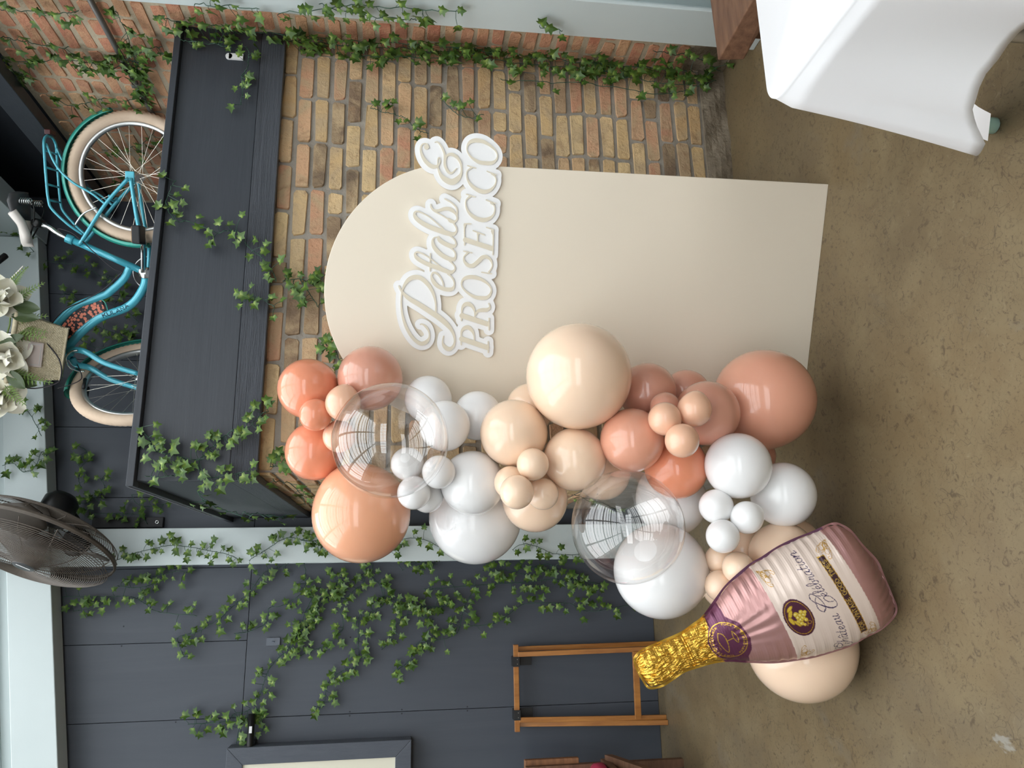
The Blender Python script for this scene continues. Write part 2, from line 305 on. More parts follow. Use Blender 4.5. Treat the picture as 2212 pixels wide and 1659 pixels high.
# ---------------------------------------------------------------- measured layout (metres)
DATA = {
 'PANEL_O': [1.33,2.228,0.0],
 'PANEL_D': [0.902,-0.432,-0.0],
 'PANEL_N': [-0.432,-0.902,0.0],
 'HOLES': [[-0.5088,1.4396],[-0.4719,1.3233],[-0.5557,1.2097]],
 'FILL': [[-0.3999,1.228,0.03],[0.0407,1.2248,0.032],[-0.0029,1.319,0.02],[0.0228,1.3929,0.02],[-0.1393,1.2241,0.03],[-0.0471,1.2219,0.03],[-0.2302,1.204,0.02],[-0.2204,1.2523,0.02],[-0.2927,1.339,0.012],[-0.4793,1.2537,0.012],[-0.5568,1.2533,0.012],[-0.3249,1.2007,0.02]],
 'BOTTLE': [[0.7218,0.0372],[0.6971,0.0502],[0.6731,0.0514],[0.637,0.0517],[0.5683,0.0509],[0.5257,0.0588],[0.4845,0.0688],[0.4276,0.1012],[0.3788,0.1269],[0.3002,0.1509],[0.2571,0.1559],[0.2059,0.1644],[0.1507,0.1666],[0.0909,0.1638],[0.0432,0.1645],[0.0207,0.1611],[0.0057,0.1496],[-0.0126,0.1225],[-0.0267,0.0705],[-0.0467,0.0105],[-0.0465,-0.0369],[-0.0449,-0.1006],[-0.0422,-0.14],[-0.0208,-0.1609],[0.0231,-0.1752],[0.071,-0.1774],[0.1208,-0.1823],[0.1727,-0.1776],[0.2334,-0.1691],[0.2823,-0.1569],[0.3506,-0.1353],[0.4177,-0.1034],[0.47,-0.0765],[0.5157,-0.0627],[0.5595,-0.0566],[0.6056,-0.0524],[0.6518,-0.0607],[0.6814,-0.0641],[0.7159,-0.0554],[0.7229,-0.0289],[0.7259,0.0016]],
 'CAPS': [[[-0.0064,0.1391,0.001],[-0.0023,0.1525,0.001],[0.007,0.1606,0.001],[0.014,0.1613,0.001],[0.0155,0.154,0.001],[0.0097,0.1433,0.001],[-0.0055,0.1349,0.001],[-0.0174,0.1336,0.001],[-0.0236,0.1411,0.0016],[-0.021,0.1533,0.002],[-0.0107,0.1677,0.0015],[0.0012,0.1794,0.001],[0.0102,0.1868,0.001],[0.0188,0.1848,0.001],[0.0281,0.1759,0.001]],[[-0.0182,0.1701,0.0016],[-0.0227,0.1768,0.001],[-0.0176,0.184,0.001],[-0.0061,0.1884,0.001],[0.0071,0.1882,0.001],[0.0222,0.1966,0.001],[0.0319,0.197,0.001],[0.0371,0.1918,0.001],[0.0313,0.183,0.001],[0.0154,0.173,0.001],[-0.0022,0.1676,0.001],[-0.0154,0.1678,0.0016],[-0.0242,0.1756,0.001]],[[-0.1574,0.1344,0.001],[-0.1548,0.1445,0.001],[-0.1487,0.1475,0.001],[-0.1477,0.1414,0.001],[-0.1549,0.1294,0.001],[-0.1651,0.1236,0.001],[-0.1706,0.1326,0.0015],[-0.1682,0.1506,0.0018000000000000002],[-0.1595,0.1657,0.001],[-0.1517,0.1726,0.001],[-0.1446,0.1713,0.001],[-0.1397,0.1653,0.001]],[[-0.1632,0.1597,0.0015],[-0.1659,0.1685,0.001],[-0.1596,0.1761,0.001],[-0.153,0.176,0.001],[-0.1489,0.1704,0.001],[-0.1446,0.1799,0.001],[-0.137,0.1799,0.001],[-0.135,0.1718,0.001],[-0.1415,0.1614,0.001],[-0.1537,0.1555,0.001],[-0.1632,0.1597,0.001]]],
 'BOTTLE_O': [0.011,2.152,0.11],
 'BOTTLE_U': [-0.378,0.226,0.898],
 'BOTTLE_R': [0.891,-0.176,0.419],
 'BOTTLE_N': [-0.252,-0.958,0.135],
 'SIGN': [
  [[-0.4028,1.488,0.0023],[-0.4208,1.4777,0.0037],[-0.4423,1.4554,0.0069],[-0.4634,1.4182,0.0083],[-0.4866,1.3807,0.0088],[-0.5045,1.3524,0.0093],[-0.5246,1.3276,0.0084],[-0.5468,1.3083,0.0056],[-0.5712,1.2982,0.0038],[-0.5921,1.2977,0.0036],[-0.6076,1.3067,0.0057],[-0.6107,1.3199,0.008],[-0.6005,1.3333,0.0056],[-0.5854,1.3384,0.0023],[-0.5673,1.335,0.0023]],
  [[-0.4861,1.363,0.0028],[-0.4544,1.3647,0.0032],[-0.4213,1.3746,0.0051],[-0.3941,1.3918,0.0069],[-0.3756,1.4142,0.0073],[-0.3717,1.4345,0.0078],[-0.3797,1.4545,0.0069],[-0.3985,1.4689,0.0046],[-0.4208,1.4768,0.0027],[-0.4467,1.4792,0.0027],[-0.4763,1.4779,0.0032],[-0.5059,1.4729,0.0041],[-0.5356,1.4632,0.0051],[-0.5634,1.448,0.0056],[-0.5856,1.4291,0.006],[-0.5946,1.4103,0.007],[-0.5886,1.3936,0.0065],[-0.5732,1.3836,0.0033],[-0.5543,1.3849,0.0028],[-0.5376,1.3946,0.0042],[-0.5285,1.4078,0.0023],[-0.5296,1.4142,0.0023]],
  [[-0.398,1.339,0.0023],[-0.3815,1.3441,0.0023],[-0.3635,1.3556,0.0032],[-0.3556,1.3668,0.0037],[-0.3559,1.376,0.0032],[-0.3662,1.3804,0.0032],[-0.3807,1.3755,0.006],[-0.3951,1.3641,0.0069],[-0.4056,1.3453,0.0065],[-0.4095,1.3248,0.007],[-0.4063,1.31,0.006],[-0.395,1.3038,0.0028],[-0.3802,1.3051,0.0026],[-0.3658,1.3148,0.0028],[-0.3579,1.3261,0.0028]],
  [[-0.337,1.3482,0.0026],[-0.3256,1.3621,0.0021],[-0.308,1.3863,0.0021],[-0.2946,1.4102,0.0025],[-0.2894,1.4289,0.0029],[-0.2964,1.4363,0.0038],[-0.3095,1.4285,0.0063],[-0.3222,1.4063,0.0068],[-0.3314,1.3824,0.0072],[-0.339,1.3584,0.0075],[-0.3463,1.3376,0.0073],[-0.352,1.3171,0.0064],[-0.3439,1.3043,0.003],[-0.3337,1.303,0.0024],[-0.3229,1.311,0.0024],[-0.3149,1.3214,0.0024]],
  [[-0.2928,1.3857,0.0021],[-0.3214,1.3857,0.0021],[-0.3498,1.3858,0.0021]],
  [[-0.2365,1.359,0.0021],[-0.2385,1.3674,0.0021],[-0.2405,1.3741,0.0025],[-0.2507,1.379,0.0038],[-0.2672,1.3753,0.0063],[-0.2835,1.363,0.0072],[-0.298,1.344,0.0072],[-0.3073,1.3233,0.0072],[-0.3084,1.3079,0.0064],[-0.2998,1.3022,0.003],[-0.2863,1.3034,0.0026],[-0.2749,1.3139,0.0024],[-0.2679,1.3277,0.0021]],
  [[-0.2365,1.359,0.0025],[-0.2464,1.3571,0.0063],[-0.2575,1.3399,0.0072],[-0.265,1.3193,0.0072],[-0.2645,1.3057,0.0051],[-0.256,1.3016,0.0026],[-0.2428,1.3079,0.0024],[-0.2293,1.3261,0.0021]],
  [[-0.2109,1.3444,0.0025],[-0.1935,1.365,0.0021],[-0.1732,1.3924,0.0021],[-0.1612,1.4177,0.0023],[-0.1577,1.4328,0.0029],[-0.1655,1.4402,0.0042],[-0.18,1.4341,0.0063],[-0.1955,1.4121,0.0075],[-0.2076,1.3849,0.008],[-0.2165,1.3578,0.008],[-0.2237,1.3322,0.008],[-0.2262,1.3118,0.0064],[-0.2175,1.3018,0.003],[-0.2058,1.3013,0.0024],[-0.192,1.3101,0.0024]],
  [[-0.1771,1.3308,0.0021],[-0.1649,1.3539,0.0021],[-0.1544,1.376,0.0022],[-0.1433,1.3863,0.0022],[-0.1327,1.3873,0.0021]],
  [[-0.1384,1.3864,0.0021],[-0.1496,1.3794,0.0034],[-0.1521,1.3626,0.0046],[-0.1454,1.3425,0.0059],[-0.1455,1.3257,0.0063],[-0.1547,1.3103,0.0046],[-0.1659,1.3015,0.003],[-0.1775,1.3003,0.003],[-0.1862,1.3094,0.0042],[-0.1833,1.3214,0.0059],[-0.1778,1.3274,0.0042]],
  [[-0.1609,1.2999,0.0021],[-0.1428,1.3021,0.0025],[-0.1301,1.3126,0.0025],[-0.1208,1.3263,0.0024],[-0.1134,1.3425,0.0021]],
  [[0.0471,1.4048,0.0083],[0.0468,1.4046,0.0083]],
  [[0.0561,1.4012,0.0019],[0.0577,1.4103,0.0019],[0.0536,1.4193,0.0023],[0.0416,1.4236,0.003],[0.0242,1.4202,0.0042],[0.0071,1.4108,0.0057],[-0.0069,1.3969,0.0065],[-0.0135,1.3815,0.0065],[-0.0099,1.3678,0.0038],[0.0009,1.3605,0.0019],[0.0127,1.3607,0.0019],[0.0162,1.3646,0.0019],[0.0094,1.3675,0.0019],[-0.0069,1.3671,0.0019],[-0.0215,1.3645,0.0031],[-0.0404,1.3549,0.0061],[-0.0544,1.3377,0.0088],[-0.0579,1.3176,0.01],[-0.0466,1.3009,0.0081],[-0.0296,1.2906,0.0039],[-0.0088,1.2904,0.0031],[0.0087,1.2963,0.0042],[0.0229,1.309,0.0052],[0.0287,1.3244,0.0052],[0.0251,1.3366,0.0038],[0.0137,1.3424,0.0031],[-0.0012,1.3436,0.0031],[-0.0158,1.3402,0.0042],[-0.0287,1.3307,0.0046],[-0.0297,1.3199,0.0031],[-0.0203,1.3109,0.0019],[-0.0147,1.3049,0.0019]],
  [[0.0632,1.3778,0.0019],[0.0644,1.3695,0.0023],[0.054,1.3586,0.003],[0.0398,1.3507,0.0034],[0.0253,1.3458,0.0034],[0.0046,1.346,0.0031],[-0.0087,1.3449,0.0034],[-0.0159,1.3417,0.0031]],
  [[-0.5754,1.2736,0.0087],[-0.5891,1.2295,0.0087],[-0.6027,1.1862,0.0088]],
  [[-0.5954,1.2749,0.0024],[-0.584,1.2752,0.0024],[-0.5725,1.2746,0.0024]],
  [[-0.5828,1.1821,0.0024],[-0.6202,1.1808,0.0024]],
  [[-0.5707,1.2756,0.0024],[-0.5497,1.2743,0.0038],[-0.5381,1.2652,0.0062],[-0.5359,1.252,0.0072],[-0.5469,1.2385,0.0053],[-0.5639,1.2313,0.0025],[-0.5849,1.2306,0.0024]],
  [[-0.4959,1.2749,0.0086],[-0.5089,1.2321,0.0087],[-0.5219,1.188,0.0087]],
  [[-0.5129,1.2763,0.0024],[-0.5044,1.2765,0.0023],[-0.4931,1.2759,0.0023]],
  [[-0.5028,1.1821,0.0024],[-0.5426,1.1807,0.0024]],
  [[-0.4893,1.276,0.0023],[-0.4705,1.2747,0.0038],[-0.458,1.2656,0.0066],[-0.4563,1.2525,0.0071],[-0.4657,1.2391,0.0053],[-0.4824,1.232,0.0025],[-0.5031,1.2304,0.0024]],
  [[-0.4918,1.2288,0.0024],[-0.4793,1.2217,0.0047],[-0.4751,1.2067,0.0068],[-0.4737,1.1897,0.0064],[-0.464,1.1806,0.0028],[-0.4519,1.1848,0.0024]],
  [[-0.4347,1.2062,0.0068],[-0.4318,1.2326,0.0058],[-0.4159,1.2612,0.0037],[-0.396,1.2783,0.0023],[-0.3774,1.2764,0.0037],[-0.3673,1.2627,0.0061],[-0.3651,1.2403,0.0069],[-0.3716,1.2139,0.0056],[-0.3857,1.1909,0.0038],[-0.4021,1.179,0.0024],[-0.419,1.1803,0.0038],[-0.4315,1.1912,0.0058],[-0.4347,1.2062,0.0068]],
  [[-0.2802,1.2753,0.0021],[-0.285,1.2469,0.0021]],
  [[-0.2861,1.2623,0.0031],[-0.2987,1.2739,0.0021],[-0.3139,1.2718,0.0039],[-0.3262,1.2594,0.0062],[-0.3264,1.2422,0.0071],[-0.3122,1.2254,0.0071],[-0.2989,1.212,0.0067],[-0.2959,1.1983,0.0059],[-0.3056,1.1841,0.0039],[-0.3224,1.1774,0.0022],[-0.3362,1.1813,0.0024],[-0.3458,1.1886,0.0029]],
  [[-0.3479,1.2128,0.0022],[-0.3519,1.179,0.0022]],
  [[-0.243,1.2704,0.0082],[-0.255,1.2272,0.0082],[-0.2675,1.1828,0.0083]],
  [[-0.2481,1.2732,0.0021],[-0.2197,1.2743,0.0021],[-0.1905,1.2754,0.0021]],
  [[-0.1905,1.2754,0.0021],[-0.1901,1.2532,0.0021]],
  [[-0.1946,1.2735,0.0048],[-0.2013,1.274,0.0031]],
  [[-0.2883,1.1764,0.0022],[-0.246,1.1772,0.0022],[-0.2065,1.1781,0.0021]],
  [[-0.1991,1.2016,0.0021],[-0.2069,1.1773,0.0021]],
  [[-0.2108,1.1814,0.0045],[-0.2191,1.1794,0.0031]],
  [[-0.2497,1.2291,0.0021],[-0.2245,1.2296,0.0022]],
  [[-0.2118,1.2457,0.0021],[-0.2245,1.2076,0.0021]],
  [[-0.2194,1.2284,0.0039],[-0.2254,1.2295,0.0031]],
  [[-0.2607,1.2725,0.0021],[-0.2447,1.2729,0.0021]],
  [[-0.1016,1.2593,0.0036],[-0.1142,1.2716,0.0022],[-0.1332,1.2719,0.0025],[-0.1542,1.2611,0.0044],[-0.1698,1.2402,0.0064],[-0.1758,1.2161,0.0073],[-0.1712,1.1957,0.006],[-0.1589,1.1807,0.0034],[-0.142,1.1753,0.0021],[-0.1272,1.1785,0.0021],[-0.1194,1.189,0.0034]],
  [[-0.0953,1.2713,0.0021],[-0.1029,1.2423,0.0021]],
  [[-0.1103,1.2055,0.0021],[-0.1212,1.1735,0.0021]],
  [[-0.01,1.2572,0.0032],[-0.0212,1.2708,0.002],[-0.0392,1.2718,0.0023],[-0.0596,1.2619,0.0043],[-0.0767,1.2412,0.0062],[-0.0845,1.216,0.007],[-0.0789,1.1943,0.0055],[-0.0631,1.1792,0.0027],[-0.0463,1.1744,0.002],[-0.0345,1.1787,0.0019],[-0.0253,1.19,0.0031]],
  [[-0.004,1.2705,0.0019],[-0.0108,1.2425,0.0019]],
  [[-0.0186,1.2058,0.0019],[-0.029,1.1742,0.0019]],
  [[0.0068,1.2067,0.0066],[0.0091,1.2331,0.0058],[0.0226,1.2582,0.0035],[0.0411,1.2726,0.0019],[0.0573,1.2731,0.0027],[0.0711,1.2628,0.0057],[0.0767,1.243,0.0069],[0.0735,1.2198,0.0058],[0.0616,1.1962,0.0039],[0.0462,1.1786,0.0023],[0.0316,1.1734,0.0019],[0.018,1.1775,0.0035],[0.0092,1.1896,0.0058],[0.0068,1.2067,0.0066]],
 ]}
BALLOONS = [
 ('A',[0.623,2.466,1.774],0.0981,'coral'),
 ('B',[0.651,2.425,1.574],0.1055,'rose'),
 ('C',[0.518,2.382,1.737],0.0507,'coral'),
 ('D',[0.547,2.343,1.651],0.0546,'peachcoral'),
 ('E',[0.434,2.559,1.755],0.0968,'coral'),
 ('F',[0.46,2.435,1.667],0.0516,'peachcoral'),
 ('G1',[0.399,2.166,1.499],0.1654,'clear'),
 ('H',[0.226,2.528,1.595],0.1575,'orange'),
 ('I1',[0.589,2.454,1.385],0.078,'white'),
 ('I2',[0.482,2.361,1.335],0.0805,'white'),
 ('I3',[0.536,2.452,1.223],0.0813,'white'),
 ('J',[0.308,2.412,1.244],0.1017,'white'),
 ('K',[0.219,2.642,1.215],0.1597,'white'),
 ('L1',[0.365,2.389,1.45],0.0523,'white'),
 ('L2',[0.33,2.323,1.355],0.051,'white'),
 ('L3',[0.272,2.362,1.429],0.0513,'white'),
 ('L4',[0.27,2.45,1.386],0.0517,'white'),
 ('M',[0.454,2.332,1.119],0.1065,'peach'),
 ('N',[0.615,2.227,0.927],0.164,'peach'),
 ('O',[0.369,2.314,0.931],0.0987,'peach'),
 ('P',[0.565,2.448,1.045],0.0806,'peach'),
 ('Q1',[0.341,2.237,1.077],0.0487,'peach'),
 ('Q2',[0.257,2.227,1.129],0.0506,'peach'),
 ('Q3',[0.296,2.315,1.135],0.0513,'peach'),
 ('Q4',[0.261,2.315,1.035],0.0485,'peach'),
 ('R',[0.262,2.468,1.035],0.1076,'peach'),
 ('S',[0.361,2.546,0.785],0.0959,'peach'),
 ('G2',[0.151,2.199,0.806],0.1647,'clear'),
 ('U1',[0.592,2.319,0.678],0.0936,'rose'),
 ('U2',[0.602,2.38,0.524],0.0811,'rose'),
 ('V',[0.417,2.241,0.764],0.0987,'rosecoral'),
 ('W',[0.343,2.307,0.605],0.1,'coral'),
 ('X',[0.503,2.235,0.517],0.1022,'rose'),
 ('s34',[0.512,2.199,0.665],0.0471,'rose'),
 ('s35',[0.461,2.129,0.694],0.0496,'peachcoral'),
 ('s36',[0.488,2.12,0.603],0.0512,'peachcoral'),
 ('s37',[0.387,2.083,0.663],0.0496,'peachcoral'),
 ('Y1',[0.569,2.306,0.286],0.1653,'rosecoral'),
 ('Z1',[0.33,2.19,0.451],0.1003,'white'),
 ('Z2',[0.248,2.241,0.288],0.0996,'white'),
 ('y41',[0.4,2.434,0.266],0.0601,'rose'),
 ('AA',[0.259,2.492,0.563],0.1192,'white'),
 ('w43',[0.209,2.208,0.524],0.0517,'white'),
 ('w44',[0.172,2.165,0.45],0.0481,'white'),
 ('w45',[0.119,2.177,0.525],0.0492,'white'),
 ('BB',[0.026,2.424,0.638],0.1502,'white'),
 ('CC',[0.085,2.45,0.351],0.089,'peach'),
 ('DD',[0.064,2.287,0.289],0.1023,'peach'),
 ('p49',[0.104,2.462,0.153],0.0859,'peach'),
 ('e1',[0.057,2.347,0.469],0.0467,'peach'),
 ('e2',[0.029,2.253,0.453],0.0477,'peach'),
 ('e3',[-0.023,2.317,0.489],0.0472,'peach'),
 ('FF',[-0.011,2.602,0.33],0.1063,'peach'),
 ('GG',[-0.219,2.446,0.177],0.1725,'peach'),
]
IVY = [
 ('NW',22,"ivy strand leaving the fan cage and running down the navy wall",[(-0.029, 3.263),(-0.034, 3.02),(-0.036, 2.914),(-0.077, 2.836),(-0.117, 2.771),(-0.143, 2.566)]),
 ('NW',8,"short ivy sprig just beside the girder under the fan",[(-0.104, 3.198),(-0.096, 3.141),(-0.072, 3.027)]),
 ('NW',12,"dense little ivy tuft on the navy wall right under the fan rim",[(0.023, 2.991),(0.009, 2.906),(0.027, 2.813),(0.056, 2.792)]),
 ('NW',12,"ivy sprig hugging the column edge below the fan",[(0.077, 2.88),(0.068, 2.805),(0.091, 2.699),(0.082, 2.606)]),
 ('NW',44,"long ivy strand sweeping from the column foot of the girder to the upper board joint",[(0.128, 2.092),(0.104, 2.156),(0.075, 2.232),(-0.011, 2.291),(-0.094, 2.378),(-0.161, 2.449),(-0.227, 2.559),(-0.255, 2.654),(-0.353, 2.615)]),
 ('NW',24,"thin ivy strand looping past the clear plastic wall hook",[(0.127, 2.014),(0.031, 2.002),(-0.041, 2.028),(-0.1, 2.12),(-0.113, 2.191),(-0.177, 2.194),(-0.228, 2.277),(-0.24, 2.368)]),
 ('NW',70,"heaviest ivy strand, ending at the black pipe above the framed board",[(0.012, 1.913),(-0.111, 1.985),(-0.218, 2.02),(-0.318, 2.069),(-0.389, 2.143),(-0.456, 2.185),(-0.551, 2.21),(-0.629, 2.265),(-0.647, 2.339),(-0.681, 2.382),(-0.687, 2.565)]),
 ('NW',7,"tiny ivy sprig hanging below the end of the black pipe",[(-0.622, 2.227),(-0.671, 2.198),(-0.74, 2.182)]),
 ('NW',7,"tiny ivy sprig tucked between black pipe and framed board",[(-0.656, 2.277),(-0.712, 2.307),(-0.79, 2.315)]),
 ('NW',46,"dense ivy strand joining the heavy strand from the steel column",[(0.099, 1.863),(0.01, 1.834),(-0.052, 1.872),(-0.112, 1.925),(-0.183, 1.962),(-0.256, 2.023),(-0.331, 2.088)]),
 ('NW',34,"ivy strand dropping from the column behind the orange balloon's lower edge",[(0.129, 1.676),(0.025, 1.681),(-0.029, 1.736),(-0.068, 1.783),(-0.085, 1.82),(-0.209, 1.788),(-0.255, 1.809),(-0.314, 1.879),(-0.349, 1.979),(-0.372, 2.017)]),
 ('NW',62,"longest curling ivy strand, with a hooked bare tip below the wall hook",[(0.113, 1.635),(0.055, 1.641),(-0.01, 1.59),(-0.106, 1.573),(-0.151, 1.653),(-0.165, 1.701),(-0.304, 1.704),(-0.42, 1.701),(-0.446, 1.779),(-0.496, 1.847),(-0.556, 1.869),(-0.628, 1.88),(-0.624, 1.929)]),
 ('NW',14,"short ivy strand on the navy wall between orange and white balloon",[(0.077, 1.47),(0.119, 1.379),(0.107, 1.271)]),
 ('NW',46,"straight ivy strand climbing past the big white balloon towards the clear balloon",[(-0.03, 1.346),(-0.025, 1.22),(-0.013, 1.053),(-0.008, 0.925),(-0.001, 0.754),(0.011, 0.563),(-0.019, 0.32)]),
 ('NW',34,"bushy ivy strand on the navy wall under the big white balloon",[(-0.057, 1.599),(-0.093, 1.483),(-0.118, 1.376),(-0.128, 1.262),(-0.114, 1.212)]),
 ('NW',24,"thin forked ivy strand in the middle of the navy wall foliage",[(-0.347, 1.575),(-0.295, 1.52),(-0.224, 1.498),(-0.171, 1.45),(-0.173, 1.36),(-0.2, 1.295)]),
 ('NW',42,"zigzag ivy strand reaching down towards the framed board's lower corner",[(-0.061, 1.077),(-0.116, 1.112),(-0.196, 1.136),(-0.273, 1.162),(-0.309, 1.276),(-0.314, 1.374),(-0.374, 1.399),(-0.435, 1.454),(-0.462, 1.509)]),
 ('NW',30,"lowest ivy strand, running above the tray stand towards the white balloon",[(-0.235, 1.086),(-0.224, 0.946),(-0.17, 0.852),(-0.124, 0.773),(-0.12, 0.619),(-0.13, 0.499),(-0.165, 0.449),(-0.168, 0.317),(-0.139, 0.132)]),
 ('NW',14,"short ivy strand beside the column under the small peach cluster",[(0.069, 1.01),(0.067, 0.883),(0.038, 0.753)]),
 ('NW',24,"ivy strand beside the column left of the lower clear balloon",[(0.072, 0.752),(0.097, 0.623),(0.045, 0.537),(-0.006, 0.45),(-0.048, 0.311)]),
 ('NB',16,"ivy strand on the dark wall between saddle and top tube",[(1.89, 3.6),(1.878, 3.453),(1.864, 3.353),(1.81, 3.282),(1.812, 3.226),(1.747, 3.242)]),
 ('NB',6,"small ivy sprig on the dark wall above the bicycle top tube",[(1.674, 3.484),(1.694, 3.431),(1.654, 3.385)]),
 ('NB',7,"small ivy sprig showing between the two curved bicycle tubes",[(1.741, 3.15),(1.647, 3.166),(1.603, 3.185)]),
 ('NB',15,"ivy strand on the dark wall under the bicycle down tube",[(1.497, 3.271),(1.465, 3.188),(1.43, 3.103),(1.415, 3.022)]),
 ('NB',11,"ivy strand on the dark wall above the front wheel",[(1.407, 3.341),(1.364, 3.256),(1.375, 3.138),(1.386, 3.019)]),
 ('NB',4,"tiny ivy sprig on the wall behind the bicycle decal",[(1.585, 3.095),(1.523, 3.032)]),
 ('NB',13,"ivy strand on the dark wall between front wheel and fan",[(0.784, 3.269),(0.743, 3.225),(0.703, 3.281),(0.651, 3.246),(0.602, 3.255),(0.556, 3.235)]),
 ('NB',20,"bushy ivy strand on the dark wall beside the fan bracket",[(0.618, 3.158),(0.561, 3.113),(0.512, 3.132),(0.472, 3.194),(0.457, 3.252),(0.421, 3.153)]),
 ('NB',10,"ivy sprig on the dark wall above the mantel's left end",[(0.512, 2.969),(0.455, 2.927),(0.447, 2.848),(0.462, 2.78)]),
 ('NB',8,"ivy strand along the black rubber strip behind the fan",[(0.408, 3.149),(0.407, 2.997),(0.399, 2.911),(0.35, 2.868)]),
 ('BM',10,"ivy sprig on the girder below the drooping white flower",[(0.987, 3.614),(0.965, 3.522),(0.867, 3.45),(0.819, 3.425)]),
 ('BM',18,"ivy sprig on the girder between basket and fan",[(0.656, 3.598),(0.666, 3.54),(0.619, 3.483),(0.657, 3.43),(0.73, 3.409),(0.704, 3.378)]),
 ('BM',9,"ivy sprig on the girder behind the bicycle saddle",[(2.104, 3.804),(2.063, 3.734),(2.006, 3.701),(1.892, 3.597)]),
 ('CL',34,"long ivy strand on the middle steel column just under the fan",[(0.144, 2.991),(0.184, 2.9),(0.211, 2.792),(0.227, 2.68),(0.201, 2.528),(0.177, 2.413),(0.141, 2.333)]),
 ('CL',26,"ivy strand on the middle steel column above the orange balloon",[(0.141, 2.294),(0.189, 2.22),(0.259, 2.101),(0.24, 1.988),(0.249, 1.901)]),
 ('CL',12,"small ivy tuft on the middle steel column touching the orange balloon",[(0.249, 2.033),(0.232, 1.928),(0.186, 1.849)]),
 ('CL',14,"ivy strand on the middle steel column between orange and white balloons",[(0.164, 1.553),(0.242, 1.472),(0.24, 1.351),(0.183, 1.242)]),
 ('CL',13,"ivy strand on the middle steel column beside the lower clear balloon",[(0.177, 0.852),(0.21, 0.766),(0.15, 0.598),(0.148, 0.465)]),
 ('MF',30,"ivy strand hanging across the centre of the mantel front from the rear wheel",[(1.576, 2.385),(1.483, 2.41),(1.403, 2.37),(1.399, 2.315),(1.36, 2.218),(1.369, 2.146),(1.348, 2.116),(1.3, 2.085),(1.258, 2.033),(1.203, 1.989),(1.161, 1.97)]),
 ('BF',13,"dark ivy tuft on the brick under the mantel's centre strand",[(1.178, 1.952),(1.188, 1.885),(1.157, 1.811)]),
 ('BF',7,"small ivy tail on the brick touching the arch top",[(1.186, 1.885),(1.12, 1.842),(1.072, 1.811)]),
 ('MF',11,"short ivy strand with bare tips on the mantel's lower board",[(1.113, 2.106),(1.103, 2.072),(1.08, 2.015),(1.05, 1.969)]),
 ('MF',46,"fullest ivy strand on the mantel front, by its left corner",[(0.575, 2.424),(0.53, 2.385),(0.487, 2.361),(0.471, 2.288),(0.455, 2.215),(0.483, 2.177),(0.526, 2.138),(0.565, 2.09),(0.578, 2.037),(0.622, 1.998),(0.638, 1.971)]),
 ('MF',13,"ivy sprig at the mantel's left upper corner under the cap rail",[(0.393, 2.383),(0.396, 2.292),(0.433, 2.244),(0.461, 2.185)]),
 ('MF',14,"ivy strand crossing the mantel's left lower corner",[(0.383, 2.205),(0.393, 2.128),(0.408, 2.052),(0.413, 1.999)]),
 ('BF',6,"ivy leaves on the brick beside the topmost coral balloons",[(0.433, 1.957),(0.436, 1.932),(0.424, 1.898)]),
 ('MS',8,"ivy sprig on the mantel's left side board near its front",[(3.017, 2.236),(3.373, 2.296),(3.691, 2.307),(3.925, 2.277)]),
 ('MS',11,"bare-stemmed ivy strand along the mantel's left side near the wall",[(3.904, 2.242),(3.983, 2.183),(4.092, 2.129),(4.156, 2.026)]),
 ('CS',8,"ivy sprig on the chimney's left side just below the mantel",[(2.904, 1.943),(3.182, 1.897),(3.817, 1.938)]),
 ('CS',10,"ivy sprig on the chimney's left side seen through the clear balloon",[(3.471, 0.681),(3.784, 0.493),(4.243, 0.244)]),
 ('MF',11,"ivy sprig hanging beside the white clip on the mantel",[(2.219, 2.156),(2.184, 2.141),(2.113, 2.146),(2.078, 2.162),(2.013, 2.155),(1.94, 2.158)]),
 ('MF',6,"nearly bare ivy stem at the mantel's right end by the cap rail",[(2.225, 2.423),(2.226, 2.366),(2.22, 2.273),(2.21, 2.214)]),
 ('BR',14,"ivy strand high on the brick side wall above the conduit",[(3.004, 3.188),(3.024, 3.109),(3.044, 3.025),(3.049, 2.933)]),
 ('BR',40,"long leafy ivy strand crossing the brick side wall towards the conduit",[(3.144, 3.25),(3.164, 3.152),(3.132, 3.005),(3.133, 2.87),(3.101, 2.723),(3.139, 2.637)]),
 ('BR',13,"short ivy strand at the navy timber rail above the brick side wall",[(3.242, 3.288),(3.242, 3.226),(3.282, 3.205)]),
 ('BR',22,"thin ivy strand on the brick side wall just above the rear fender",[(3.399, 3.175),(3.48, 3.083),(3.408, 2.93),(3.415, 2.828),(3.327, 2.674)]),
 ('BR',34,"thick ivy strand following the conduit down the brick side wall",[(2.796, 2.656),(2.903, 2.657),(3.081, 2.677),(3.279, 2.711),(3.442, 2.73)]),
 ('BR',34,"bushy ivy strand on the brick side wall behind the conduit's end",[(3.105, 2.898),(3.173, 2.806),(3.047, 2.647),(2.99, 2.534)]),
 ('BR',12,"ivy strand at the very top of the brick side wall by the column",[(2.833, 3.107),(2.835, 3.007),(2.834, 2.883),(2.812, 2.804)]),
 ('BR',20,"ivy strand on the brick side wall between column and mantel end",[(2.805, 2.507),(2.833, 2.396),(2.846, 2.27),(2.878, 2.183)]),
 ('BR',26,"ivy strand on the brick side wall at the mantel's right lower corner",[(2.85, 2.308),(2.862, 2.16),(2.857, 1.988),(2.883, 1.836)]),
 ('BR',14,"ivy strand seen through the spokes of the rear wheel",[(3.87, 3.097),(3.857, 2.976),(3.778, 2.857),(3.662, 2.764)]),
 ('BR',7,"small ivy sprig seen through the rear wheel beside the hub",[(4.113, 3.147),(4.185, 3.11),(4.217, 3.058)]),
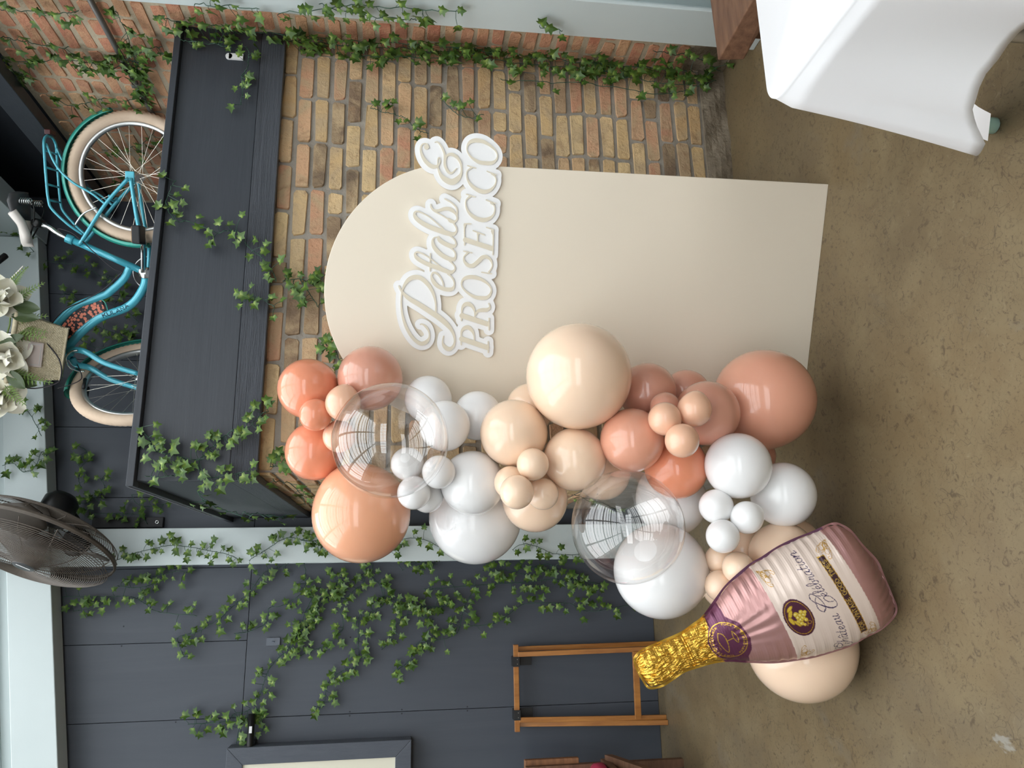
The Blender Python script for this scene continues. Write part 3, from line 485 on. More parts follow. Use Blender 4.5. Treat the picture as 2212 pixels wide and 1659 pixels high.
 ('BR',44,"ivy strand in the brick corner right under the mantel",[(2.9, 1.994),(2.868, 1.835),(2.87, 1.638),(2.859, 1.438),(2.861, 1.236)]),
 ('BR',44,"dense ivy strand in the brick corner above the arch height",[(2.9, 1.959),(2.9, 1.72),(2.894, 1.539),(2.894, 1.316),(2.891, 1.068)]),
 ('BR',46,"long ivy strand low in the brick corner down to the concrete patch",[(2.859, 1.277),(2.874, 1.028),(2.891, 0.815),(2.9, 0.553),(2.9, 0.328),(2.9, 0.193)]),
 ('BF',44,"dense ivy strand on the chimney edge level with the sign",[(2.289, 1.335),(2.278, 1.127),(2.266, 0.916),(2.264, 0.701),(2.254, 0.527)]),
 ('BF',40,"dense ivy strand on the chimney edge near the concrete plinth",[(2.261, 0.745),(2.252, 0.549),(2.222, 0.375),(2.215, 0.153),(2.255, 0.047)]),
 ('BF',15,"loose ivy strand dangling on the chimney bricks by the corner",[(2.174, 1.065),(2.179, 0.855),(2.185, 0.618),(2.158, 0.335),(2.195, 0.177)]),
 ('BF',9,"small ivy sprig on the bricks above the sign's ampersand",[(1.99, 1.632),(1.972, 1.573),(1.955, 1.493),(1.902, 1.433),(1.878, 1.383)]),
 ('BF',6,"single ivy leaves on the bricks beside the sign's last letter",[(2.059, 1.334),(1.973, 1.232),(1.992, 1.14)]),
 ('BF',12,"ivy strand on the chimney bricks just left of the corner foliage",[(2.251, 1.72),(2.244, 1.579),(2.263, 1.437),(2.255, 1.252)]),
 ('BF',11,"ivy sprig on the bricks between arch curve and coral balloons",[(0.874, 1.795),(0.913, 1.747),(0.834, 1.717)]),
 ('BR',12,"sparse ivy sprig over the rough concrete patch",[(2.783, 0.394),(2.794, 0.305),(2.807, 0.191),(2.886, 0.037)]),
 ('RC',22,"leafy ivy strand along the upper part of the column by the brick wall",[(2.613, 1.982),(2.576, 1.836),(2.535, 1.691),(2.528, 1.478),(2.521, 1.261)]),
 ('RC',12,"second thinner ivy strand on the column by the brick wall",[(2.542, 1.815),(2.581, 1.659),(2.586, 1.514),(2.588, 1.441)]),
 ('RC',3,"lone pair of ivy leaves low on the column by the brick wall",[(2.572, 0.947),(2.58, 0.849)]),
 ('RC',8,"ivy sprig on the column next to the mantel's right end",[(2.591, 2.289),(2.593, 2.204),(2.59, 2.048)]),
]

# ================================================================ the room
fl = MB().box((-5.6,-6.1,-.06), (3.7,4.62,0)).build('floor', MT['floor']); struct(fl, 'stained brown concrete floor')
wb = MB().box((-5.6,4.545,0), (2.7,4.62,4.3)).build('wall_back', MT['navy_dark']); struct(wb, 'navy painted plywood wall')
def sheets(edges, z0, z1):
    for a, b in zip(edges, edges[1:]):
        MB().box((a+.0012,4.525,z0+.0012), (b-.0012,4.544,z1-.0012)).build('plywood_sheet', MT['navy_ply'], wb, bevel=.0015)
sheets([-5.5,-4.2,-3.0,-1.84,-1.45,-1.06,-.67,-.28,.11,.5,.9,1.3,1.7,2.32], 2.304, 4.0)
sheets([-5.5,-4.33,-3.11,-1.89,-.675,.545,2.32], 0.0, 2.304)
kn = MB()
for x, z in ((-.28,1.75),(-.28,1.2),(-.665,1.1),(-.685,1.1),(-.665,1.46),(-.685,1.46),(-.665,1.74),(-.685,1.74),(-.19,2.95),(-.27,2.6),(-.29,2.95),(-.66,2.62),(-.68,2.64)):
    kn.lathe([(.004,0),(.0042,.001),(.003,.0015)], 8, Matrix.Translation((x,4.5255,z)) @ Matrix.Rotation(R2(90),4,'X'))
kn.build('screw_heads', MT['navy_dark'], wb)['kind'] = 'stuff'
wl = MB().box((-5.7,-6.1,0), (-5.6,4.62,4.4)).build('wall_left', MT['plaster']); struct(wl, 'plain plaster wall')
wf = MB().box((-5.7,-6.1,0), (3.8,-6.0,2.3)).box((-5.7,-6.1,4.05), (3.8,-6.0,4.4)).build('wall_front', MT['plaster']); struct(wf, 'plaster wall with a band of high windows')
for i in range(12):
    x = -5.66+i*.85; MB().box((x-.03,-6.08,2.3),(x+.03,-6.02,4.05)).build('window_mullion', MT['steel_paint_grey'], wf)
MB().box((-5.6,-6.08,3.15),(3.7,-6.02,3.2)).build('window_transom', MT['steel_paint_grey'], wf)
ws = MB().box((3.7,-6.1,0), (3.8,2.42,4.4)).build('wall_side', MT['plaster']); struct(ws, 'plain plaster side wall past the steel column')
MB().box((2.34,2.42,0), (3.8,2.52,4.4)).build('return_wall', MT['plaster'], ws)
# glazed roof: bars across, long beams running away, open sky above
ce = MB()
y = 4.37; k = 1
while y > -5.9:
    th = .13 if k % 3 == 0 else .045
    ce.box((-5.6, y-th/2, 4.25), (3.7, y+th/2, 4.33 if k % 3 else 4.4)); y -= .46; k += 1
ceo = ce.build('ceiling', MT['steel_paint_grey']); struct(ceo, 'glazed roof bars of pale steel')
for x in (-5.5,-3.4,-1.3,.8,2.9,3.65):
    MB().box((x-.06,-6.0,4.1), (x+.06,4.5,4.26)).build('roof_beam', MT['steel_paint'], ceo)
for nm_, lo_, hi_ in (('added_sky_cover',(-5.6,-6.0,4.34),(-3.3,4.5,4.38)),('added_sky_cover',(2.9,-6.0,4.34),(3.7,4.5,4.38)),('added_sky_cover',(-3.3,-6.0,4.34),(2.9,-3.6,4.38))):
    MB().box(lo_, hi_).build(nm_, MT['plaster'], ceo)  # unseen covers added over the glazing so the skylight falls with more contrast
MB().box((.35,3.45,4.0), (2.8,4.62,4.09)).build('added_shade_deck', MT['navy_dark'], ceo)  # unseen deck added to shade the bicycle and the wall behind it

# ---------------------------------------------------------------- bricks
rb = random.Random(11)
def brick_mesh(L, H, mat, i):
    c = .008; j = lambda s=.0042: rb.uniform(-s, s)
    ring = [(-L/2+c+j(),-H/2+j()),(L/2-c+j(),-H/2+j()),(L/2+j(),-H/2+c+j()),(L/2+j(),H/2-c+j()),(L/2-c+j(),H/2+j()),(-L/2+c+j(),H/2+j()),(-L/2+j(),H/2-c+j()),(-L/2+j(),-H/2+c+j())]
    m = MB(); n = 8
    fr = [(x*.972, -.004+rb.uniform(-.0015,.001), z*.93) for x, z in ring]; md = [(x, .001, z) for x, z in ring]; bk = [(x, .02, z) for x, z in ring]
    m.add(fr+md+bk, [tuple(range(n))] + [(a, (a+1) % n, n+(a+1) % n, n+a) for a in range(n)] + [(n+a, n+(a+1) % n, 2*n+(a+1) % n, 2*n+a) for a in range(n)])
    return m.mesh('brick', mat)
BT = [brick_mesh(.201,.0545,MT['brick_tan'],i) for i in range(10)]; BTh = [brick_mesh(.095,.0545,MT['brick_tan'],i) for i in range(5)]
BRd = [brick_mesh(.200,.0505,MT['brick_red'],i) for i in range(8)]; BRh = [brick_mesh(.094,.0505,MT['brick_red'],i) for i in range(5)]
def lay(parent, full, half, a0, a1, z0, z1, ch, place, header=0.06, seed=1):
    r = random.Random(seed); z = z0; i = 0
    while z+ch*.6 <= z1:
        a = a0 - (0 if i % 2 == 0 else .108) + r.uniform(-.01,.01)
        head_course = (i % 6 == 5) and header > .3
        while a < a1-.03:
            hd = head_course or r.random() < header
            L = .110 if hd else .216
            lo, hi = max(a, a0), min(a+L, a1)
            if hi-lo > .04:
                nat = .110 if hd else .216
                o = bpy.data.objects.new('brick', r.choice(half if hd else full)); COL.objects.link(o); o.parent = parent
                place(o, (lo+hi)/2, z+ch/2+r.uniform(-.002,.002), (hi-lo)/nat, r)
            a += L
        z += ch; i += 1
def on_front(Y):
    def f(o, a, z, sx, r):
        o.location = (a, Y+r.uniform(-.003,.003), z); o.scale = (sx*r.uniform(.985,1.01), 1, r.uniform(.96,1.04)); o.rotation_euler = (0, r.uniform(-.008,.008), r.choice((0, math.pi)) if False else 0)
    return f
def on_side(X):
    def f(o, a, z, sx, r):
        o.location = (X+r.uniform(-.003,.003), a, z); o.rotation_euler = (r.uniform(-.01,.01), 0, -math.pi/2); o.scale = (sx*r.uniform(.985,1.01), 1, r.uniform(.96,1.04))
    return f
wc = MB().box((.4185,2.9535,.0), (2.33,4.52,2.02)).build('wall_chimney', MT['mortar']); struct(wc, 'tan brick chimney breast with grey mortar joints')
lay(wc, BT, BTh, .415, 2.322, .118, 2.01, .0702, on_front(2.95), .10, 3)
lay(wc, BT, BTh, 2.955, 4.49, 1.46, 2.01, .0702, on_side(.415), .1, 5)
lay(wc, BT, BTh, 2.955, 4.49, .55, 1.1, .0702, on_side(.415), .1, 6)
MB().grid(lambda u, v: (.40+u*1.92, 2.935+.006*math.sin(u*37+v*5)+.004*math.sin(u*91), v*.115), 60, 4).build('concrete_plinth', MT['concrete'], wc)
MB().box((.40,2.94,.105),(2.32,2.96,.117)).build('plinth_top', MT['concrete'], wc)
wr = MB().box((2.3195,2.42,0), (2.45,4.53,3.27)).build('wall_right', MT['mortar_pale']); struct(wr, 'red and buff brick side wall with sandy mortar')
lay(wr, BRd, BRh, 2.45, 4.515, 2.40, 3.27, .0705, on_side(2.32), .35, 8)
lay(wr, BRd, BRh, 2.45, 2.948, .20, 2.40, .0705, on_side(2.32), .35, 9)
MB().grid(lambda u, v: (2.312+.006*math.sin(u*9+v*7), 2.60+u*.34, v*.21+.012*math.sin(u*11)), 12, 8).build('concrete_patch', MT['concrete'], wr)
MB().box((2.328,2.42,3.27), (2.45,4.53,4.0)).build('upper_wall_board', MT['navy_dark'], wr)
t1 = MB().box((2.19,2.5,3.235), (2.255,4.5,3.352)).build('trim_1', MT['navy_smooth'], bevel=.003); struct(t1, 'navy timber rail along the top of the brick side wall')
cd = MB().tube([(2.296,2.50,2.742),(2.296,3.0,2.741),(2.296,3.5,2.738),(2.296,4.2,2.735)], .0125, 10)
cdo = cd.build('conduit', MT['conduit'], smooth=True); tag(cdo, 'grey metal conduit pipe running along the brick side wall', 'pipe')
for yy in (2.72,3.3,3.9): MB().box((2.283,yy-.012,2.722),(2.316,yy+.012,2.76)).build('pipe_clip', MT['steel'], cdo)

# ---------------------------------------------------------------- mantel box
mb = thing('mantel_box', 'navy painted wooden mantel box on top of the brick chimney', 'mantel', (.38,2.9,2.0))
def mpart(name, lo, hi, mat, bev=.003):
    return MB().box(tuple(a-b for a, b in zip(lo, (.38,2.9,2.0))), tuple(a-b for a, b in zip(hi, (.38,2.9,2.0)))).build(name, mat, mb, bevel=bev)
mpart('face_board', (.38,2.9,2.0985), (2.318,2.925,2.42), MT['navy_smooth'])
mpart('lower_board', (.38,2.8985,2.0), (2.318,2.925,2.098), MT['navy_rough'])
mpart('side_board', (.38,2.926,2.0985), (.405,4.52,2.42), MT['navy_side'])
mpart('lower_side_board', (.3785,2.926,2.0), (.405,4.52,2.098), MT['navy_side_rough'])
mpart('underside', (.405,2.925,2.004), (2.318,4.52,2.016), MT['navy_side_rough'], 0)
mpart('cap_rail', (.358,2.872,2.42), (2.318,2.93,2.446), MT['navy_smooth'], .002)
mpart('cap_side_rail', (.358,2.931,2.42), (.42,4.52,2.446), MT['navy_side'], .002)
mpart('end_edge', (.3565,2.88,2.437), (.359,4.1,2.4455), MT['raw_edge'], 0)
mpart('top_board', (.43,2.94,2.40), (2.31,4.52,2.425), MT['navy_side'], 0)
mpart('inner_platform', (.47,3.08,2.425), (2.31,4.5,2.484), MT['navy_side'], 0)
cl = MB().box((2.166,2.8905,2.168),(2.194,2.8985,2.226)).lathe([(.014,0),(.014,.008)],16,Matrix.Translation((2.18,2.8985,2.226)) @ Matrix.Rotation(R2(90),4,'X')).build('adhesive_clip', MT['white_plastic'])
tag(cl, 'white plastic adhesive clip stuck on the navy mantel face', 'clip')

# ---------------------------------------------------------------- steelwork
col1 = thing('steel_column', 'pale blue steel column standing in front of the navy wall', 'column', (.222,4.40,0))
MB().box((-.0975,0,0),(.0975,.016,3.31)).build('front_flange', MT['steel_paint'], col1, bevel=.003)
MB().box((-.006,.016,0),(.006,.105,3.31)).build('web', MT['steel_paint'], col1)
MB().box((-.0975,.105,0),(.0975,.121,3.31)).build('rear_flange', MT['steel_paint'], col1)
col2 = thing('steel_column', 'pale blue steel column against the brick side wall', 'column', (2.195,2.53,0))
MB().box((0,-.10,0),(.016,.10,4.1)).build('front_flange', MT['steel_paint'], col2, bevel=.003)
MB().box((.016,-.007,0),(.105,.007,4.1)).build('web', MT['steel_paint'], col2)
MB().box((.105,-.10,0),(.119,.10,4.1)).build('rear_flange', MT['steel_paint'], col2)
sb = thing('roof_girder', 'sloping pale blue steel girder across the top of the navy wall', 'beam', (0,4.39,0))
zb = lambda x: 3.144 + (x+.85)*.1615
def slope(lo, hi, y0, y1, name, mat=MT['steel_paint']):
    a, b = -5.5, 1.995
    m = MB(); m.add([(a,y0,zb(a)+lo),(b,y0,zb(b)+lo),(b,y1,zb(b)+lo),(a,y1,zb(a)+lo),(a,y0,zb(a)+hi),(b,y0,zb(b)+hi),(b,y1,zb(b)+hi),(a,y1,zb(a)+hi)], ((3,2,1,0),(4,5,6,7),(0,1,5,4),(1,2,6,5),(2,3,7,6),(3,0,4,7)))
    return m.build(name, mat, sb, bevel=.004)
slope(0, .215, 0, .118, 'lower_face'); slope(.215, .285, .05, .118, 'web'); slope(.285, .46, .012, .118, 'upper_face')
pu = MB().box((2.0,2.56,3.6),(2.125,4.5,3.86)).build('purlin', MT['steel_paint'], bevel=.004); tag(pu, 'pale blue steel purlin running above the bicycle saddle', 'beam')
bs = thing('black_strip', 'black rubber strip with a metal eyelet beside the steel column', 'strip', (.36,4.49,2.79))
MB().box((-.028,0,0),(.028,.03,.37)).build('strap', MT['rubber'], bs, bevel=.002)
MB().tube([(.008*math.cos(a), -.002, .03+.008*math.sin(a)) for a in [i*math.pi/8 for i in range(16)]], .003, 6, closed=True).build('eyelet', MT['chrome'], bs, True)

# ================================================================ arch panel and lettering
def sample(strokes, k=7):
    out = []
    for s_ in strokes:
        out.append(catmull(s_, k) if len(s_) > 2 else [tuple(map(float, p)) for p in s_])
    return out
def sdf_grid(strokes, x0, y0, nx, ny, h, margin):
    D = np.full((nx, ny), 9.0)
    for s_ in strokes:
        for (ax, ay, ar), (bx, by, br) in zip(s_, s_[1:]):
            m = max(ar, br)+margin
            i0 = max(0, int((min(ax,bx)-m-x0)/h)); i1 = min(nx, int((max(ax,bx)+m-x0)/h)+2); j0 = max(0, int((min(ay,by)-m-y0)/h)); j1 = min(ny, int((max(ay,by)+m-y0)/h)+2)
            if i1 <= i0 or j1 <= j0: continue
            X = (x0+np.arange(i0,i1)*h)[:,None]; Y = (y0+np.arange(j0,j1)*h)[None,:]
            dx, dy = bx-ax, by-ay; L = dx*dx+dy*dy+1e-12
            t = np.clip(((X-ax)*dx+(Y-ay)*dy)/L, 0, 1)
            d = np.hypot(X-ax-t*dx, Y-ay-t*dy) - (ar+(br-ar)*t)
            D[i0:i1,j0:j1] = np.minimum(D[i0:i1,j0:j1], d)
    return D
def contours(D, level, x0, y0, h):
    I = (D < level); seg = {}
    mixed = np.argwhere((I[:-1,:-1]+I[1:,:-1].astype(int)+I[1:,1:]+I[:-1,1:] > 0) & ~(I[:-1,:-1] & I[1:,:-1] & I[1:,1:] & I[:-1,1:]))
    pos = {}
    def ep(i, j, d):
        key = (i, j, d)
        if key not in pos:
            a = D[i,j]; b = D[i+1,j] if d == 0 else D[i,j+1]; t = (level-a)/(b-a)
            pos[key] = (x0+(i+(t if d == 0 else 0))*h, y0+(j+(t if d == 1 else 0))*h)
        return key
    for i, j in mixed:
        i = int(i); j = int(j); c = [I[i,j], I[i+1,j], I[i+1,j+1], I[i,j+1]]
        E_ = [(i,j,0),(i+1,j,1),(i,j+1,0),(i,j,1)]
        cr = [k for k in range(4) if c[k] != c[(k+1) % 4]]
        prs = [(cr[0],cr[1])] if len(cr) == 2 else ([(cr[0],cr[1]),(cr[2],cr[3])] if not c[0] else [(cr[3],cr[0]),(cr[1],cr[2])])
        for a, b in prs:
            ka, kb = ep(*E_[a]), ep(*E_[b]); seg.setdefault(ka, []).append(kb); seg.setdefault(kb, []).append(ka)
    loops = []; seen = set()
    for k in list(seg):
        if k in seen: continue
        lp = [k]; seen.add(k); cur = k
        while True:
            nx = [q for q in seg[cur] if q not in seen]
            if not nx: break
            cur = nx[0]; seen.add(cur); lp.append(cur)
        if len(lp) > 8: loops.append([pos[q] for q in lp])
    return loops
def plate(loops, thick, name, mat):
    cu = bpy.data.curves.new(name, 'CURVE'); cu.dimensions = '2D'; cu.fill_mode = 'BOTH'; cu.extrude = thick/2
    for lp in loops:
        n = len(lp); sm = [((lp[i-1][0]+2*lp[i][0]+lp[(i+1) % n][0])/4, (lp[i-1][1]+2*lp[i][1]+lp[(i+1) % n][1])/4) for i in range(n)]
        sp = cu.splines.new('POLY'); sp.points.add(n-1); sp.use_cyclic_u = True
        for p, (x, y_) in zip(sp.points, sm): p.co = (x, y_, 0, 1)
    to = bpy.data.objects.new('t', cu); me = bpy.data.meshes.new_from_object(to); me.name = name; bpy.data.objects.remove(to)
    me.materials.clear(); me.materials.append(mat); return me
PO, PD, PN = Vector(DATA['PANEL_O']), Vector(DATA['PANEL_D']), Vector(DATA['PANEL_N'])
PF = frame(PO, PD, Vector((0,0,1)), PN)         # local: x right along the board, y up, z out of the face
W_, RAD, ZC = .868, .434, 1.298
poly = [(0,0.0),(0,ZC)] + [(-RAD+RAD*math.cos(a), ZC+RAD*math.sin(a)) for a in [math.pi*i/64 for i in range(1,64)]] + [(-W_,ZC),(-W_,0.0)]
ap = thing('arch_backdrop', 'tall cream arched backdrop board standing in front of the chimney', 'backdrop', mat=PF)
MB().prism(poly, -.012, 0).build('board', MT['panel'], ap, bevel=.0015)
MB().box((-W_+.1,.0,-.05),(-W_+.13,1.3,-.013)).build('back_strut', MT['panel_edge'], ap); MB().box((-.16,.0,-.05),(-.13,1.3,-.013)).build('back_strut', MT['panel_edge'], ap)
MB().box((-.15,.0,-.42),(-.14,.03,-.05)).build('foot', MT['panel_edge'], ap); MB().box((-W_+.11,.0,-.42),(-W_+.12,.03,-.05)).build('foot', MT['panel_edge'], ap)
sg = sample(DATA['SIGN']); H_ = .0013
xs = [p[0] for s_ in sg for p in s_]; ys = [p[1] for s_ in sg for p in s_]
gx0, gy0 = min(xs)-.05, min(ys)-.05; nx_, ny_ = int((max(xs)-min(xs)+.1)/H_)+1, int((max(ys)-min(ys)+.1)/H_)+1
DG = sdf_grid(sg, gx0, gy0, nx_, ny_, H_, .03)
sign = thing('letter_sign', 'white cut-out lettering sign reading Petals & PROSECCO fixed on the cream backdrop', 'sign', mat=PF)
DB = sdf_grid(sg + [[tuple(q), (q[0]+.001, q[1], q[2])] for q in DATA['FILL']], gx0, gy0, nx_, ny_, H_, .03)
def inside(p, lp):
    c = False
    for (ax, ay), (bx, by) in zip(lp, lp[1:]+lp[:1]):
        if (ay > p[1]) != (by > p[1]) and p[0] < ax+(bx-ax)*(p[1]-ay)/(by-ay): c = not c
    return c
def keep_holes(loops, wanted):
    out = []
    for i, lp in enumerate(loops):
        hole = sum(inside(lp[0], q) for j, q in enumerate(loops) if j != i) % 2
        cx, cy = sum(p[0] for p in lp)/len(lp), sum(p[1] for p in lp)/len(lp)
        if not hole or any(math.hypot(cx-a, cy-b) < .028 for a, b in wanted): out.append(lp)
    return out
bk = link('white_backing', plate(keep_holes(contours(np.minimum(DG, DB+.0158), .0158, gx0, gy0, H_), DATA['HOLES']), .006, 'white_backing', MT['sign_white']), sign); bk.location.z = .006
le = link('cream_letters', plate(contours(DG, -.0002, gx0, gy0, H_), .0035, 'cream_letters', MT['sign_cream']), sign); le.location.z = .0107

# ================================================================ ivy
def leaf_mesh(i, r):
    # five-lobed ivy leaf folded along the midrib, base at the origin, unit size along +y
    ang = [(0,0),(-.22,-.12),(-.50,.02),(-.34,.22),(-.62,.52),(-.28,.55),(0,1.0),(.28,.55),(.62,.52),(.34,.22),(.50,.02),(.22,-.12)]
    m = MB(); fold = r.uniform(.18,.5); curl = r.uniform(-.2,.35); tw = r.uniform(-.2,.2)
    def h(x, y): return fold*abs(x) - curl*y*y*.5 + tw*x*y
    ring = [(x*r.uniform(.9,1.1), y*r.uniform(.93,1.05)) for x, y in ang]
    vs_ = [(x, y, h(x,y)) for x, y in ring] + [(0,.25,h(0,.25)), (0,.6,h(0,.6))]
    n = 12; C1, C2 = n, n+1
    fs = [(0,1,C1),(1,2,C1),(2,3,C1),(3,4,C1),(4,5,C2),(4,C2,C1),(5,6,C2),(6,7,C2),(7,8,C2),(8,C1,C2),(8,9,C1),(9,10,C1),(10,11,C1),(11,0,C1)]
    m.add(vs_, fs); me = m.mesh('leaf', MT['leaf'], False); return me
rl = random.Random(5)
LEAF = [leaf_mesh(i, rl) for i in range(9)]
SURF = {'NW': ('Y',4.495,-1),'NB': ('Y',4.495,-1),'BM': ('Y',4.375,-1),'CL': ('Y',4.385,-1),'MF': ('Y',2.885,-1),'BF': ('Y',2.925,-1),'MS': ('X',.365,-1),'CS': ('X',.395,-1),'BR': ('X',2.29,-1),'RC': ('X',2.185,-1)}
VL = {'NW': 'ivy on the navy wall',
 'NB': 'ivy behind the bicycle',
 'BM': 'ivy on the roof girder',
 'CL': 'ivy on the middle column',
 'MF': 'ivy on the mantel front',
 'BF': 'ivy on the chimney front',
 'MS': 'ivy on the mantel side',
 'CS': 'ivy on the chimney side',
 'BR': 'ivy on the brick side wall',
 'RC': 'ivy on the right column'}
def ivy(surf, n, lab, pts, idx):
    r = random.Random(100+idx); ax, c, sg_ = SURF[surf]
    P = catmull(pts, 10)
    wob = [r.uniform(-.004,.004) for _ in P]
    def W(a, z, o):
        return Vector((a, c-o, z)) if ax == 'Y' else Vector((c-o, a, z))
    Q = [W(a, z, .004+.008*abs(math.sin(i*.37+idx))+w_) for i, ((a, z), w_) in enumerate(zip(P, wob))]
    Q = [q+Vector((r.uniform(-.002,.002), r.uniform(-.001,.001), r.uniform(-.002,.002))) for q in Q]
    org = Q[0].copy(); grp = VL[surf]
    t = thing('ivy_strand', lab, 'ivy', org, group=grp)
    nrm = Vector((0,-1,0)) if ax == 'Y' else Vector((-1,0,0)); side = Vector((1,0,0)) if ax == 'Y' else Vector((0,-1,0))
    up = Vector((0,0,1))
    m = MB(); m.tube([q-org for q in Q], .0017, 5)
    cum = [0]
    for a, b in zip(Q, Q[1:]): cum.append(cum[-1]+(b-a).length)
    big = {'NW':.040,'NB':.040,'BM':.040,'CL':.039,'MF':.035,'MS':.036}.get(surf, .042)
    leaves = []
    for k in range(n):
        s_ = cum[-1]*(k+.5+r.uniform(-.9,.9))/n; s_ = min(max(s_, 0), cum[-1]*.999); i = max(j for j in range(len(cum)) if cum[j] <= s_); i = min(i, len(Q)-2)
        f = (s_-cum[i])/max(1e-6, cum[i+1]-cum[i]); base = Q[i].lerp(Q[i+1], f); tg = (Q[i+1]-Q[i]).normalized()
        perp = nrm.cross(tg); perp = perp*(1 if r.random() < .5 else -1)
        dirn = (perp*r.uniform(.6,1.1) + tg*r.uniform(-.3,.6) + nrm*r.uniform(.1,.6)).normalized()
        Ls = r.uniform(.012,.034) if r.random() < .7 else r.uniform(.034,.065); tip = base + dirn*Ls
        m.tube([base-org, (base.lerp(tip,.5)-org)+up*.003, tip-org], .0011, 4)
        hang = (dirn*r.uniform(.1,.8) + Vector((0,0,-1))*r.uniform(.1,.9) + side*r.uniform(-.5,.5)).normalized()
        nn = (nrm + Vector((r.uniform(-.5,.5), r.uniform(-.5,.5), r.uniform(-.1,.8)))).normalized()
        yv = (hang - nn*hang.dot(nn)).normalized(); xv = yv.cross(nn)
        s2 = big*r.uniform(.72,1.22)
        leaves.append(Matrix.Translation(tip-org) @ frame((0,0,0), xv, yv, nn) @ Matrix.Scale(s2, 4))
    m.build('stem', MT['stem'] if surf in 'MS' else MT['stem_dark'], t)
    for L in leaves:
        o = bpy.data.objects.new('leaf', r.choice(LEAF)); COL.objects.link(o); o.parent = t; o.matrix_local = L
for i, (s_, n, lab, pts) in enumerate(IVY): ivy(s_, n, lab, pts, i)

# ================================================================ balloon garland
def unit_balloon(nu=40, nv=28):
    m = MB()
    def f(u, v):
        th = math.pi*v; a = 2*math.pi*u; r = math.sin(th); z = math.cos(th)
        if z < -.2: k = (-z-.2)/.8; z -= .10*k*k*k; r *= 1-.05*k*k
        return (r*math.cos(a), r*math.sin(a), z)
    m.grid(f, nu, nv)
    me = m.mesh('balloon', None, True)
    bm = bmesh.new(); bm.from_mesh(me); bmesh.ops.remove_doubles(bm, verts=bm.verts, dist=1e-4); bmesh.ops.recalc_face_normals(bm, faces=bm.faces); bm.to_mesh(me); bm.free()
    me.polygons.foreach_set('use_smooth', [True]*len(me.polygons)); return me
UB = {}; UK = {}
for c_ in ('coral','orange','rose','rosecoral','peach','peachcoral','white','clear'):
    me = unit_balloon(64 if c_ == 'clear' else 40, 44 if c_ == 'clear' else 28); me.materials.append(MT['clear' if c_ == 'clear' else 'b_'+c_]); UB[c_] = me
    UK[c_] = MB().lathe([(.002,-.03),(.045,-.02),(.05,0),(.02,.03),(.06,.07),(.09,.075),(.088,.085),(.01,.06)], 12).mesh('knot', MT['clear' if c_ == 'clear' else 'b_'+c_], True)
